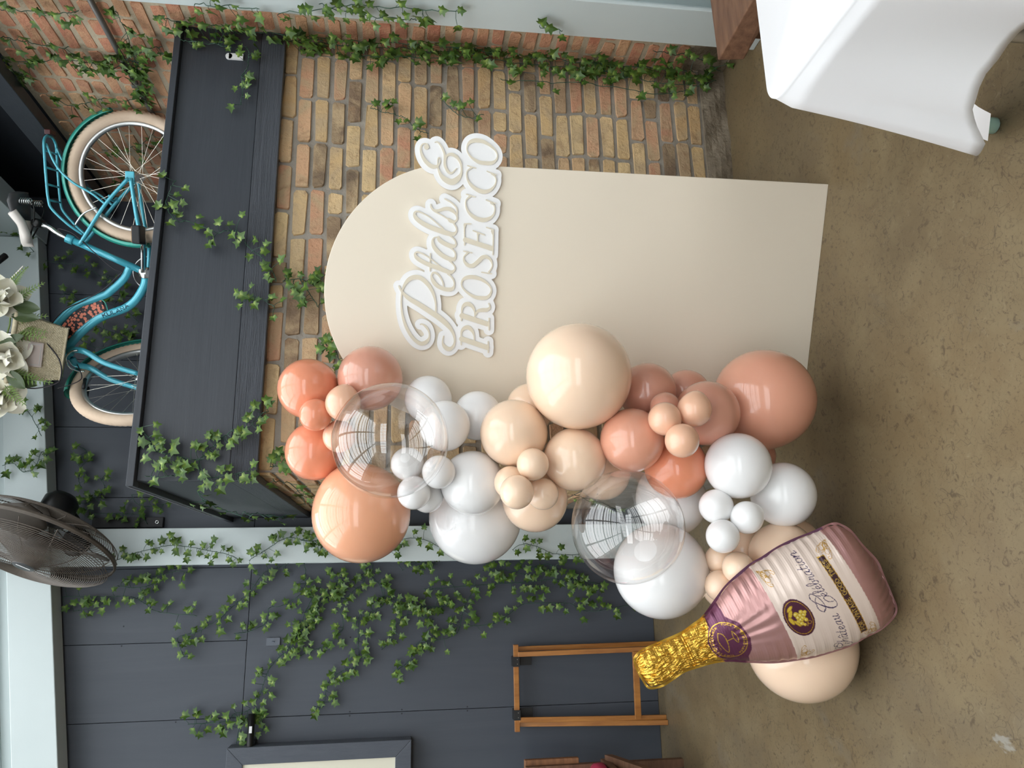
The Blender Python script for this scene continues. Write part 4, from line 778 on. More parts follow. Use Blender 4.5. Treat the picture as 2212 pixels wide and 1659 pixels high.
BL = {
'A': ('coral balloon at the tip of the garland just below the mantel','coral balloons at the garland top'),
'B': ('dusty rose balloon against the upper curve of the arched backdrop',None),
'C': ('small coral balloon wedged between the two topmost coral balloons',None),
'D': ('small pale coral balloon next to the rose balloon by the arch curve',None),
'E': ('coral balloon sitting on top of the largest orange balloon',None),
'F': ('small pale coral balloon half covered by the upper clear balloon',None),
'G1': ('large clear balloon in front of the coral top section',None),
'H': ('largest orange balloon hanging in front of the ivy-covered steel column',None),
'I1': ('white balloon touching the backdrop under the rose balloon',None),
'I2': ('white balloon beside the upper clear balloon on the backdrop',None),
'I3': ('white balloon between the white group and the peach group on the backdrop',None),
'J': ('white balloon overlapping the big white balloon by the steel column',None),
'K': ('big white balloon next to the largest orange balloon',None),
'L1': ('small white balloon showing wholly through the upper clear balloon','small white balloons by the upper clear balloon'),
'L2': ('small white balloon between the upper clear balloon and a medium white balloon','small white balloons by the upper clear balloon'),
'L3': ('small white balloon overlapping the largest orange balloon below the clear one','small white balloons by the upper clear balloon'),
'L4': ('small white balloon mostly hidden behind the other small white ones','small white balloons by the upper clear balloon'),
'M': ('peach balloon between the white group and the largest peach balloon',None),
'N': ('largest peach balloon covering the middle of the backdrop edge',None),
'O': ('peach balloon directly beneath the largest peach balloon above the lower clear balloon',None),
'P': ('peach balloon tucked behind the largest peach balloon on the backdrop',None),
'Q1': ('small peach balloon nestled between two medium peach balloons','small peach cluster'),
'Q2': ('small peach balloon covering part of two other small peach balloons','small peach cluster'),
'Q3': ('small peach balloon half hidden beside the medium white balloon','small peach cluster'),
'Q4': ('small peach balloon against the peach balloon before the steel column','small peach cluster'),
'R': ('peach balloon behind the small peach cluster in front of the steel column',None),
'S': ('peach balloon seen through the lower clear balloon',None),
'G2': ('large clear balloon in the lower left of the garland before the brick side',None),
'U1': ('rose balloon under the largest peach balloon on the backdrop',None),
'U2': ('rose balloon peeking out between two rose balloons on the backdrop',None),
'V': ('dusky coral balloon above the lower clear balloon',None),
'W': ('deep coral balloon between the lower clear balloon and the white balloons',None),
'X': ('rose balloon beneath the small pale coral cluster',None),
's34': ('small rose balloon at the back of the small pale coral cluster',None),
's35': ('small pale coral balloon touching the dusky coral balloon','small coral cluster'),
's36': ('small pale coral balloon with its dark knot showing on the rose balloon','small coral cluster'),
's37': ('small pale coral balloon resting on the deep coral balloon','small coral cluster'),
'Y1': ('largest dusky rose balloon at the bottom corner of the backdrop',None),
'Z1': ('white balloon below the deep coral balloon and beside the largest rose balloon',None),
'Z2': ('lowest white balloon hanging just above the concrete floor',None),
'y41': ('small rose balloon hidden behind the lower white balloons',None),
'AA': ('white balloon seen through the edge of the lower clear balloon',None),
'w43': ('small white balloon of the trio, nearest the deep coral balloon','small white cluster by the bottle'),
'w44': ('small white balloon showing its knot against the lowest white balloon','small white cluster by the bottle'),
'w45': ('small white balloon of the trio, touching the small peach balloons','small white cluster by the bottle'),
'BB': ('big white balloon behind the lower clear balloon above the bottle neck',None),
'CC': ('peach balloon behind the small white cluster above the foil bottle',None),
'DD': ('peach balloon directly behind the label of the foil bottle',None),
'p49': ('peach balloon near the floor behind the foil bottle label',None),
'e1': ('small peach balloon next to the small white trio','small peach trio by the bottle'),
'e2': ('small peach balloon overlapping the foil bottle shoulder edge','small peach trio by the bottle'),
'e3': ('small peach balloon between the big white balloon and bottle shoulder','small peach trio by the bottle'),
'FF': ('peach balloon behind the small peach trio above the bottle shoulder',None),
'GG': ('large peach balloon resting on the floor under the foil bottle',None)}
rbn = random.Random(3); spine = [Vector(p) for p in ((.56,2.52,1.7),(.42,2.5,1.3),(.42,2.48,.95),(.42,2.45,.6),(.25,2.42,.4),(.0,2.42,.35))]
for key, P_, r_, c_ in BALLOONS:
    P_ = Vector(P_); lab, grp = BL[key]
    o = link('clear_balloon' if c_ == 'clear' else 'balloon', UB[c_]); o.location = P_; tag(o, lab, 'balloon', grp)
    tgt = min(spine, key=lambda q: (q-P_).length); kd = (tgt - P_) + Vector((rbn.uniform(-.05,.05), .12, rbn.uniform(-.05,.05)))
    if key == 'GG': kd = Vector((.15,.1,-.45))
    if key in ('D','s36','w44'): kd = Vector((.5,-.1,-.1)) if key != 'w44' else Vector((.3,-.15,-.6))
    q = kd.normalized().to_track_quat('-Z', 'Y'); o.rotation_mode = 'QUATERNION'; o.rotation_quaternion = q
    o.scale = (r_, r_, r_*rbn.uniform(.99,1.03))
    kn_ = link('knot', UK[c_], o); kn_.location = (0,0,-1.09); kn_.rotation_euler = (math.pi,0,0); kn_.scale = (.06/r_*.55,)*3

# ================================================================ foil bottle balloon
FONT = {}
def arc(cx, cy, rx, ry, a0, a1, n=10): return [(cx+rx*math.cos(R2(a0+(a1-a0)*i/n)), cy+ry*math.sin(R2(a0+(a1-a0)*i/n))) for i in range(n+1)]
FONT.update({
'F': (.55,[[(0,0),(0,1),(.5,1)],[(0,.52),(.42,.52)]]), 'O': (.86,[arc(.42,.5,.42,.5,0,360,18)]), 'R': (.62,[[(0,0),(0,1),(.3,1),(.48,.92),(.52,.75),(.46,.58),(.3,.5),(0,.5)],[(.28,.5),(.58,0)]]),
'V': (.66,[[(0,1),(.33,0),(.66,1)]]), 'I': (.1,[[(.04,0),(.04,1)]]), 'N': (.66,[[(0,0),(0,1),(.62,0),(.62,1)]]), 'T': (.6,[[(.3,0),(.3,1)],[(0,1),(.6,1)]]),
'A': (.68,[[(0,0),(.34,1),(.68,0)],[(.13,.36),(.55,.36)]]), 'G': (.84,[arc(.44,.5,.42,.5,45,320,14)+[(.84,.2),(.84,.46),(.54,.46)]]), 'E': (.55,[[(.52,0),(0,0),(0,1),(.52,1)],[(0,.52),(.44,.52)]]),
'D': (.74,[[(0,0),(0,1),(.3,1)]+arc(.3,.5,.42,.5,80,-80,10)+[(.3,0),(0,0)]]), 'M': (.84,[[(0,0),(.06,1),(.42,.1),(.78,1),(.84,0)]]), 'S': (.56,[arc(.28,.74,.25,.25,40,270,10)+arc(.28,.25,.27,.25,90,-140,10)]),
'K': (.62,[[(0,0),(0,1)],[(.58,1),(.04,.45)],[(.2,.6),(.62,0)]]), 'U': (.66,[[(0,1),(0,.35)]+arc(.32,.33,.32,.33,180,360,10)+[(.64,1)]]), 'L': (.5,[[(0,1),(0,0),(.5,0)]]),
'C': (1.9,[[(1.5,1.75),(1.62,2.0),(1.4,2.2),(1.0,2.05),(.6,1.5),(.35,.9),(.3,.3),(.55,-.05),(1.0,.05),(1.45,.45),(1.6,.9),(1.35,1.1),(1.1,.8)],[(.35,.9),(.0,1.3),(.1,1.8),(.5,2.1),(.95,1.9),(1.05,1.4),(.8,1.0),(.45,.9)]]),
'h': (.85,[[(.1,0),(.62,2.0)],[(.2,.35),(.45,.85),(.68,.95),(.75,.75),(.6,.1),(.75,0),(.9,.15)]]),
'a': (.85,[[(.72,.9),(.5,1.0),(.2,.75),(.08,.3),(.2,.02),(.42,.15),(.68,.7)],[(.76,.98),(.6,.25),(.68,.0),(.86,.15)]]),
't': (.6,[[(.42,1.7),(.16,.3),(.26,.0),(.5,.15)],[(.1,1.05),(.62,1.05)]]), 'e': (.7,[[(.1,.4),(.5,.6),(.52,.92),(.32,1.0),(.1,.65),(.1,.2),(.3,0),(.6,.2)]]),
'u': (.9,[[(.12,.8),(.28,1.0),(.16,.3),(.28,.0),(.52,.2),(.72,.95)],[(.74,1.0),(.6,.25),(.7,0),(.92,.15)]]),
'l': (.5,[[(.05,.3),(.5,1.5),(.5,2.05),(.3,1.8),(.1,.4),(.2,0),(.48,.2)]]), 'b': (.75,[[(.05,.3),(.5,1.5),(.5,2.05),(.3,1.8),(.08,.4),(.2,0),(.5,.1),(.62,.5),(.55,.85),(.7,.85)]]),
'r': (.65,[[(.05,.3),(.25,1.05),(.32,.85),(.55,.9),(.42,.3),(.5,.0),(.66,.12)]]), 'i': (.42,[[(.22,.95),(.1,.25),(.18,0),(.42,.15)],[(.32,1.4),(.34,1.45)]]),
'o': (.72,[arc(.34,.5,.28,.5,80,440,14)+[(.66,.8)]]), 'n': (.9,[[(.16,.95),(.0,0)],[(.08,.4),(.36,.9),(.56,.98),(.6,.75),(.5,.15),(.6,0),(.85,.15)]]), 'm': (1.2,[[(.16,.95),(.0,0)],[(.08,.5),(.4,.98),(.45,.7),(.34,0)],[(.42,.5),(.75,.98),(.8,.7),(.68,.1),(.8,0),(1.1,.15)]]),
'^': (0,[[(-.75,1.3),(-.45,1.6),(-.25,1.3)]]), "'": (0,[[(-.45,1.25),(-.22,1.6)]]), '.': (.3,[[(.1,.5),(.14,.5)]])})
def text_path(txt, path, h, lw, gap=.12, space=.5, slant=0.0):
    """strokes along a baseline path of (w, s) points; returns list of polylines [(w, s, radius)]"""
    L = [0]
    for a, b in zip(path, path[1:]): L.append(L[-1]+math.hypot(b[0]-a[0], b[1]-a[1]))
    tot = sum((FONT[c][0]+gap)*h if c != ' ' else space*h for c in txt); k = L[-1]/tot
    out = []; x = 0
    for c in txt:
        if c == ' ': x += space*h; continue
        wd, st_ = FONT[c]
        for pl_ in st_:
            q = []
            for px_, py_ in pl_:
                d = min(max((x + (px_+slant*py_)*h)*k, 0), L[-1]*.9999); i = max(j for j in range(len(L)-1) if L[j] <= d); f = (d-L[i])/(L[i+1]-L[i])
                a, b = path[i], path[i+1]; tx, ty = (b[0]-a[0])/(L[i+1]-L[i]), (b[1]-a[1])/(L[i+1]-L[i])
                q.append((a[0]+(b[0]-a[0])*f - ty*py_*h, a[1]+(b[1]-a[1])*f + tx*py_*h, lw))
            out.append(q)
        x += (wd+gap)*h if wd else 0
    return out
CAPS = DATA['CAPS']
def bottle():
    BP = DATA['BOTTLE']; NS, NW = 500, 210
    smin = min(p[0] for p in BP)+.0008; smax = max(p[0] for p in BP)-.0008
    S = np.linspace(smin, smax, NS); wl_ = np.zeros(NS); wr_ = np.zeros(NS)
    for i, s_ in enumerate(S):
        xs_ = []
        for (a, b), (c, d) in zip(BP, BP[1:]+BP[:1]):
            if (a-s_)*(c-s_) <= 0 and a != c: xs_.append(b+(d-b)*(s_-a)/(c-a))
        wl_[i], wr_[i] = min(xs_), max(xs_)
    ker = np.ones(7)/7
    for arr in (wl_, wr_): arr[3:-3] = np.convolve(arr, ker, 'valid')
    sca = .0022*np.abs(np.sin(S*2*np.pi/.052)); wl_ += sca; wr_ -= .0022*np.abs(np.sin(S*2*np.pi/.047+.7))
    hw = (wr_-wl_)/2; wc_ = (wr_+wl_)/2
    X = np.linspace(-1, 1, NW); SS = np.repeat(S[:,None], NW, 1); WW = wc_[:,None]+hw[:,None]*X[None,:]
    e_end = np.minimum(np.clip((SS-smin)/.10, 0, 1), 1); e_tip = np.clip((smax-SS)/.035, 0, 1)
    endf = np.sqrt(1-(1-e_end)**2)*np.sqrt(1-(1-e_tip)**2)
    T = np.convolve(np.pad(hw, 20, 'edge'), np.ones(41)/41, 'valid')
    prof = (1-np.abs(X[None,:])**2.4)**.62
    Zf = (.52*T[:,None]*endf)*prof
    edge = (1-np.abs(X[None,:]))*hw[:,None]
    rg = np.random.RandomState(4); ph = np.cumsum(rg.uniform(.5,1.5,NS))*(smax-smin)/NS
    cr = np.sin(ph[:,None]*2*np.pi/.030)*np.exp(-edge/.011)*.0034 + np.sin(ph[:,None]*2*np.pi/.0068)*np.exp(-edge/.040)*.00045
    dB = SS-smin; cr += np.sin(WW*2*np.pi/.026+1.0)*np.exp(-dB/.03)*.004*(dB > 0)
    dT = smax-SS; cr += np.sin(WW*2*np.pi/.011)*np.exp(-dT/.02)*.002
    gold = SS > .49; 
    def field(ns, nw):
        a = rg.rand(ns, nw); fi_ = np.linspace(0, ns-1.001, NS); fj = np.linspace(0, nw-1.001, NW); i0 = fi_.astype(int); j0 = fj.astype(int); u = (fi_-i0)[:,None]; v = (fj-j0)[None,:]; u = u*u*(3-2*u); v = v*v*(3-2*v)
        return a[np.ix_(i0,j0)]*(1-u)*(1-v)+a[np.ix_(i0+1,j0)]*u*(1-v)+a[np.ix_(i0,j0+1)]*(1-u)*v+a[np.ix_(i0+1,j0+1)]*u*v - .5
    gf = field(46, 26)*.006 + field(90, 48)*.003 + field(150, 80)*.0015
    cr += gold*gf; gn_f = field(60, 40)
    sh = (SS > .29) & (SS < .44); cr += sh*np.sin((np.arctan2(WW+.01, SS-.52))*34)*.0010*np.clip((SS-.29)/.03,0,1)*np.clip((.44-SS)/.03,0,1)*np.exp(-((WW)/.06)**2)
    cr += .003*np.sin((SS-.567)*900)*np.exp(-((SS-.567)/.006)**2)
    Zf = Zf + cr*np.clip(edge/.004, 0, 1)*np.clip(prof*3, 0, 1)
    # ---- print
    lin = lambda v: np.array(v)
    col = np.zeros((NS,NW,4)); rose = (*srgb(188,142,138), .55)
    col[:] = rose
    sb_ = .0332+(WW+.1723)*(.0683-.0332)/(.326); st2 = .2877+(WW+.153)*(.3032-.2877)/.2965
    lab = (SS > sb_) & (SS < st2); col[lab] = (*srgb(222,203,190), .22)
    tw = np.array([(-.12,.470),(-.0698,.4757),(-.0451,.4969),(-.02,.5065),(.0063,.5099),(.0444,.489),(.0671,.4845),(.12,.48)]); lw_ = np.array([(-.12,.418),(-.1,.417),(-.0736,.4165),(-.052,.4012),(-.0175,.3933),(.0332,.4047),(.0591,.433),(.0847,.4348),(.12,.436)])
    top_s = np.interp(WW, tw[:,0], tw[:,1]); low_s = np.interp(WW, lw_[:,0], lw_[:,1])
    shd = (SS > low_s) & (SS <= top_s); PUR = (*srgb(98,48,74), .5); GOLD = (*srgb(214,170,66), .9)
    col[shd] = PUR; g_ = SS > top_s; col[g_] = GOLD
    gn = (np.abs(gn_f) < .035) & g_; col[gn] = (*srgb(172,128,44), .9)
    bw = .5685+WW*.05
    def oval(cs, cw, rs, rw, tilt):
        ds, dw = SS-cs, WW-cw; a = ds*math.cos(tilt)+dw*math.sin(tilt); b = -ds*math.sin(tilt)+dw*math.cos(tilt); return np.hypot(a/rs, b/rw)
    o1 = oval(.4535, -.0068, .0525, .0600, -.3); col[o1 < 1.0] = PUR; col[(o1 < .95) & (o1 > .91)] = GOLD
    o2 = oval(.2475, -.0125, .0385, .0585, -.18); DP = (*srgb(84,40,62), .5); col[o2 < 1.0] = DP; col[(o2 < .90) & (o2 > .86)] = GOLD
    def ink(strokes, rgba, smooth=True):
        for q in strokes:
            q = catmull(q, 4) if (smooth and len(q) > 2) else q
            for (aw, as_, ar), (bw_, bs_, br) in zip(q, q[1:]):
                lo, hi = min(as_,bs_)-ar-.002, max(as_,bs_)+ar+.002; i0, i1 = np.searchsorted(S, lo), np.searchsorted(S, hi)
                if i1 <= i0: continue
                w_, s_ = WW[i0:i1], SS[i0:i1]; dx, dy = bw_-aw, bs_-as_; L = dx*dx+dy*dy+1e-12
                t = np.clip(((w_-aw)*dx+(s_-as_)*dy)/L, 0, 1); d = np.hypot(w_-aw-t*dx, s_-as_-t*dy)
                col[i0:i1][d < ar] = rgba
    NAVY = (*srgb(58,42,78), .1)
    ink(text_path('ha^teau', [(-.1465,.1384),(-.095,.1377),(-.040,.1435)], .0160, .0010, .08, slant=.12), NAVY)
    ink(text_path("e'le'bration", [(.0165,.1470),(.067,.1570),(.102,.1625),(.155,.1690)], .0160, .0010, .06, slant=.12), NAVY)
    for q in CAPS: ink([q], NAVY)
    # bar
    db = lambda w_: .0858+(w_+.137)*(.1148-.0858)/(.252); inb = (np.abs(SS-db(WW)) < .0108) & (WW > -.1375) & (WW < .1158)
    col[inb] = (*srgb(58,30,40), .2); rim_ = inb & ((np.abs(SS-db(WW)) > .0088) | (WW < -.1355) | (WW > .1138)); col[rim_] = GOLD
    ink(text_path('FOR VINTAGE GOOD TIMES', [(-.126,.0868-.0055),(.106,.1137-.0055)], .0112, .00085, .24, .7), (*srgb(206,172,84), .5), False)
    # grape bunch and leaves
    for (ds, dw, rr) in ((.006,.012,.0075),(.002,.002,.0075),(-.004,-.007,.0075),(-.008,.006,.0075),(-.013,-.003,.007),(-.002,-.018,.0065),(-.014,.014,.0065),(-.020,.004,.0065),(-.020,-.012,.006),(.008,-.010,.0065),(-.026,.010,.0055),(-.010,-.024,.005)):
        d = np.hypot(SS-.2475-ds*.8, WW+.0125-dw); col[d < rr] = (*srgb(238,208,84), .6); col[(d < rr) & (d > rr-.0009)] = (*srgb(176,132,40), .6); col[np.hypot(SS-.2475-ds*.8-.002, WW+.0125-dw-.001) < rr*.3] = (*srgb(252,240,170), .6)
    for (cs, cw, rs, rw, tl) in ((.266,.006,.006,.014,.5),(.262,.020,.005,.012,1.0),(.270,-.014,.006,.014,-.3),(.258,-.026,.004,.014,-.5)):
        d = oval(cs, cw, rs, rw, tl); col[d < 1] = (*srgb(230,196,70), .6); col[(d < 1) & (d > .8)] = (*srgb(170,126,38), .6)
    ink([[(-.034,.232,.0008),(-.040,.226,.0008),(-.037,.220,.0008),(-.031,.222,.0008),(-.030,.228,.0008),(-.036,.230,.0008),(-.043,.234,.0008)]], GOLD)
    # seal: coupe glass and lettering round the ring
    gl = [[(.030-.0068,.4720,.0010),(.000,.4795,.0010),(-.030,.4715,.0010),(-.040,.4630,.0010),(-.012,.4570,.0012),(.014,.4600,.0010),(.0235,.4720,.0010)],[(-.006,.456,.0012),(-.003,.436,.0012)],[(.018,.4335,.0010),(-.002,.4365,.0010),(-.020,.4290,.0010),(-.002,.4255,.0010),(.018,.4335,.0010)]]
    ink(gl, GOLD)
    ring = [(-.0068+.047*math.cos(a), .4535+.0410*math.sin(a)) for a in [math.pi-2*math.pi*i/60 for i in range(61)]]
    ink(text_path('Time to Celebrate . Time to Celebrate . ', ring, .0042, .00065, .2, .6), GOLD)
    for i in range(9):
        a_, b_ = rg.uniform(-.028,.0), rg.uniform(.478,.490); col[np.hypot(WW-a_, SS-b_) < .0009] = GOLD
    # gold corner flourishes
    def flour(w0, s0, fw, fs):
        base = [(0,0),(.012,.004),(.020,.012),(.014,.018),(.006,.012),(.012,.004),(.026,.006),(.034,.016),(.026,.022),(.018,.014),(.026,.006),(.040,.010),(.046,.018),(.041,.022),(.038,.016)]
        ink([[(w0+fw*x, s0+fs*y_, .0008) for x, y_ in base], [(w0+fw*y_*.9, s0+fs*x*.9, .0008) for x, y_ in base], [(w0,s0,.0008),(w0+fw*.02,s0+fs*.02,.0008),(w0+fw*.024,s0+fs*.03,.0008)]], (*srgb(196,150,70), .6))
    flour(-.160,.044,1,1); flour(.145,.075,-1,1); flour(-.145,.280,1,-1); flour(.138,.294,-1,-1)
    # ---- meshes
    def gmesh(name, step_s, step_w, zz, flip):
        I_ = list(range(0, NS, step_s)); J_ = list(range(0, NW, step_w))
        if I_[-1] != NS-1: I_.append(NS-1)
        if J_[-1] != NW-1: J_.append(NW-1)
        A = np.stack([WW[np.ix_(I_,J_)], SS[np.ix_(I_,J_)], zz[np.ix_(I_,J_)]], -1).reshape(-1,3); ni, nj = len(I_), len(J_)
        ii, jj = np.meshgrid(np.arange(ni-1), np.arange(nj-1), indexing='ij'); a = (ii*nj+jj).ravel()
        F = np.stack([a, a+1, a+nj+1, a+nj], 1); F = F[:, ::-1] if flip else F
        me = bpy.data.meshes.new(name); me.vertices.add(len(A)); me.vertices.foreach_set('co', A.ravel().astype('f')); me.loops.add(F.size); me.loops.foreach_set('vertex_index', F.ravel().astype('i'))
        me.polygons.add(len(F)); me.polygons.foreach_set('loop_start', np.arange(0, F.size, 4, dtype='i')); me.polygons.foreach_set('use_smooth', np.ones(len(F), bool)); me.update(calc_edges=True); me.validate()
        ca = me.color_attributes.new('print', 'FLOAT_COLOR', 'POINT'); ca.data.foreach_set('color', col[np.ix_(I_,J_)].reshape(-1).astype('f')); me.materials.append(MT['foil']); return me
    O_, U_, Rv, N_ = (Vector(DATA['BOTTLE_'+k]) for k in 'OURN')
    t = thing('foil_balloon', 'pink foil balloon shaped like a champagne bottle with gold neck', 'balloon', mat=frame(O_, Rv, U_, N_))
    f_ = link('printed_front', gmesh('printed_front', 1, 1, Zf, False), t); f_['label'] = 'printed foil front with cream label and purple seal'
    link('foil_back', gmesh('foil_back', 8, 6, -Zf*.8, True), t)
    # crimped seam fin round the outline
    m = MB(); n = len(BP); out = catmull([(b, a) for a, b in BP], 7, True); N = len(out); vs_ = []
    for i in range(N):
        a, b = out[i-1], out[(i+1) % N]; tx, ty = b[0]-a[0], b[1]-a[1]; l = math.hypot(tx, ty); nx, ny = ty/l, -tx/l
        if (out[i][0]+nx*.01)*nx+0 < out[i][0]*nx: nx, ny = -nx, -ny
        k = .0004+.0020*max(0, math.sin(i*.55)); z = .0012*math.sin(i*.55)
        vs_ += [(out[i][0]-nx*.006, out[i][1]-ny*.006, 0), (out[i][0]+nx*k, out[i][1]+ny*k, z)]
    m.add(vs_, [(2*i, 2*i+1, (2*i+3) % (2*N), (2*i+2) % (2*N)) for i in range(N)])
    so = m.build('seam', MT['foil'], t); ca = so.data.color_attributes.new('print', 'FLOAT_COLOR', 'POINT')
    for d_, v_ in zip(ca.data, so.data.vertices):
        s_ = v_.co.y; d_.color = GOLD if s_ > .485 else (PUR if s_ > .425 else ((*srgb(104,66,92), .5) if (v_.co.x > 0 and s_ > .06) else (*srgb(164,120,120), .5)))
bottle()

# ================================================================ bicycle on the mantel
BKF = frame((1.99,3.62,2.485), (-.927,.375,0), (-.375,-.927,0), (0,0,1))
bike = thing('bicycle', 'turquoise cruiser bicycle with cream tyres standing on the mantel', 'bicycle', mat=BKF)
RW = .322
def bt(name, pts, r, mat='teal', n=10, k=6, parent=None, smooth=True):
    P = catmull(pts, k) if len(pts) > 2 else pts
    if hasattr(r, '__len__'): r = [r[0]+(r[1]-r[0])*i/(len(P)-1) for i in range(len(P))]
    return MB().tube(P, r, n).build(name, MT[mat], parent or bike, smooth)
SPK = MB().tube([(0,0,.02),(0,0,.262)], .0009, 4).mesh('spoke', MT['spoke'])
def wheel(cx, ex, fender):
    c = Vector(cx); ex = Vector(ex).normalized(); ez = Vector((0,0,1)); ax = ez.cross(ex)
    P = lambda a, r, o: c + (ex*math.cos(a)+ez*math.sin(a))*r + ax*o
    rim = MB(); N = 72
    prof = [(.252,-.014),(.262,-.016),(.270,-.013),(.270,.013),(.262,.016),(.252,.014),(.249,.006),(.249,-.006)]
    def ringm(mb, prof, N, fn=None):
        n = len(prof); vs_ = [P(2*math.pi*i/N, (fn(i, k, *q) if fn else q)[0], (fn(i, k, *q) if fn else q)[1]) for i in range(N) for k, q in enumerate(prof)]
        mb.add(vs_, [(i*n+k, i*n+(k+1) % n, ((i+1) % N)*n+(k+1) % n, ((i+1) % N)*n+k) for i in range(N) for k in range(n)])
    ringm(rim, prof, N); wo = rim.build('wheel', MT['steel'], bike, True)
    ty = MB(); tp = []
    for k in range(14):
        a = 2*math.pi*k/14; tp.append((.294+.029*math.cos(a), .027*math.sin(a)))
    def kn(i, k, r, o):
        if r > .312: r += .003*(1 if (i+k) % 2 else -1)
        return r, o
    ringm(ty, tp, 168, kn); ty.build('tyre', MT['tire'], wo, True)
    ro = Matrix((ex, ax, ez)).transposed().to_4x4()
    hm = MB(); hm.lathe([(.010,-.05),(.012,-.048),(.014,-.034),(.026,-.033),(.026,-.029),(.015,-.027),(.015,.027),(.026,.029),(.026,.033),(.014,.034),(.012,.048),(.010,.05)], 16, Matrix.Translation(c) @ ro @ Matrix.Rotation(R2(90),4,'X')); hm.build('hub', MT['steel'], wo, True)
    for i in range(28):
        a = 2*math.pi*(i+.5)/28; o = .03 if i % 2 else -.03; dlt = .28 if (i//2) % 2 else -.28
        h_ = P(a+dlt*3, .024, o); t_ = P(a, .254, o*.1); d_ = (t_-h_); z_ = d_.normalized(); x_ = z_.orthogonal().normalized(); y_ = z_.cross(x_)
        s_ = link('spoke', SPK, wo); s_.matrix_local = frame(h_-z_*.02*d_.length/.242, x_, y_, z_*d_.length/.242)
    if fender:
        a0, a1 = fender; m = MB(); pr = [(.326,-.034),(.338,-.030),(.346,-.018),(.349,0),(.346,.018),(.338,.030),(.326,.034)]; nf = 40
        for th in (0, -.0025):
            pass
        vs_ = [P(R2(a0+(a1-a0)*i/nf), r-e, o) for i in range(nf+1) for (r, o, e) in [(r, o, 0) for r, o in pr]+[(r, o*.95, .0025) for r, o in reversed(pr)]]
        n = 14; m.add(vs_, [(i*n+k, i*n+(k+1) % n, (i+1)*n+(k+1) % n, (i+1)*n+k) for i in range(nf) for k in range(n)]); m.build('fender', MT['teal_green'], bike, True)
        for e in (-.03,.03): bt('fender_stay', [P(R2(a0 if abs(a0-90) > abs(a1-90) else a1), .335, e), c+ax*e*1.3], .0022, 'spoke', 6)
    return c, ex, ax
wheel((0,0,.325), (1,0,0), (161,-8))
fex = Vector((math.cos(R2(58)), math.sin(R2(58)), 0)); FC = Vector((1.025,.026,.325))
fc, fe, fa = wheel(FC, fex, (182,72))
bt('seat_tube', [(.471,0,.292),(.316,0,.651)], .0175)
bt('top_tube', [(.445,0,.371),(.506,0,.402),(.575,0,.473),(.592,0,.501),(.619,0,.566),(.642,0,.619),(.682,0,.671),(.733,0,.717),(.80,0,.765),(.845,0,.79)], .0195)
dt_ = [(.487,0,.294),(.537,0,.304),(.607,0,.345),(.652,0,.399),(.679,0,.465),(.711,0,.531),(.765,0,.597),(.816,0,.646),(.878,0,.69)]
bt('down_tube', dt_, .0215)
bt('head_tube', [(.905,0,.665),(.83,0,.86)], .0215)
for s_ in (-1, 1):
    bt('seat_stay', [(.012,.055*s_,.345),(.145,.05*s_,.46),(.307,.03*s_,.571),(.342,.016*s_,.602)], .0095)
    bt('chain_stay', [(.012,.055*s_,.335),(.206,.05*s_,.313),(.33,.045*s_,.29),(.455,.03*s_,.292)], .0105)
    MB().box((-.022,.05*s_-.003,.318),(.028,.05*s_+.004,.362)).build('dropout', MT['teal'], bike, bevel=.004)
    bt('rack_stay', [(-.131,.055*s_,.717),(-.028,.06*s_,.672),(.044,.062*s_,.603),(.094,.06*s_,.517),(.145,.05*s_,.455)], .006)
rr = []
bt('rack_rail', [(.292,.02,.582),(.245,.045,.639),(.177,.062,.701),(.132,.065,.713),(.08,.066,.717),(-.041,.066,.721),(-.14,.064,.722),(-.172,.03,.722),(-.175,0,.722),(-.172,-.03,.722),(-.14,-.064,.722),(-.041,-.066,.721),(.08,-.066,.717),(.132,-.065,.713),(.177,-.062,.701),(.245,-.045,.639),(.292,-.02,.582)], .0065)
for x_, z_ in ((-.10,.722),(-.02,.721),(.06,.718),(.135,.713)): bt('rack_crossbar', [(x_,-.064,z_),(x_,.064,z_)], .005)
MB().box((-.205,-.03,.705),(-.18,.03,.735)).build('rear_reflector', pm('dark_reflector', srgb(70,14,18), .3), bike, bevel=.004)
bt('kick_brace', [(.10,-.05,.44),(.12,0,.44),(.10,.05,.44)], .006)
# crank, pedal, chain ring (far side)
MB().lathe([(.026,-.038),(.03,-.03),(.03,.03),(.026,.038)], 20, Matrix.Translation((.471,0,.292)) @ Matrix.Rotation(R2(90),4,'X')).build('bottom_bracket', MT['chrome'], bike, True)
MB().tube([(.471,.058,.292),(.336,.075,.284)], [.0125,.010], 8, flat=.6).build('crank_arm', MT['chrome'], bike, True)
MB().tube([(.471,-.058,.292),(.60,-.075,.30)], [.0125,.010], 8, flat=.6).build('crank_arm', MT['chrome'], bike, True)
pd_ = MB().box((.245,.085,.262),(.333,.17,.302)).build('pedal', MT['rubber'], bike, bevel=.006)
MB().box((.25,.10,.2985),(.328,.155,.308)).build('pedal_tread', pm('tan_pedal_rubber', srgb(150,112,66), .6), pd_, bevel=.003); MB().tube([(.336,.08,.284),(.29,.1,.282)], .006, 8).build('pedal_axle', MT['chrome'], pd_, True)
cr_ = MB()
for i in range(40):
    pass
cr_.lathe([(.05,-.002),(.086,-.003),(.089,0),(.086,.003),(.05,.002)], 48, Matrix.Translation((.471,-.066,.292)) @ Matrix.Rotation(R2(90),4,'X')); cr_.build('chain_ring', MT['steel'], bike, True)
MB().lathe([(.02,-.001),(.078,-.003),(.08,0),(.078,.004),(.02,.001)], 48, Matrix.Translation((.471,-.05,.292)) @ Matrix.Rotation(R2(90),4,'X')).build('chain_guard', MT['rubber'], bike, True)
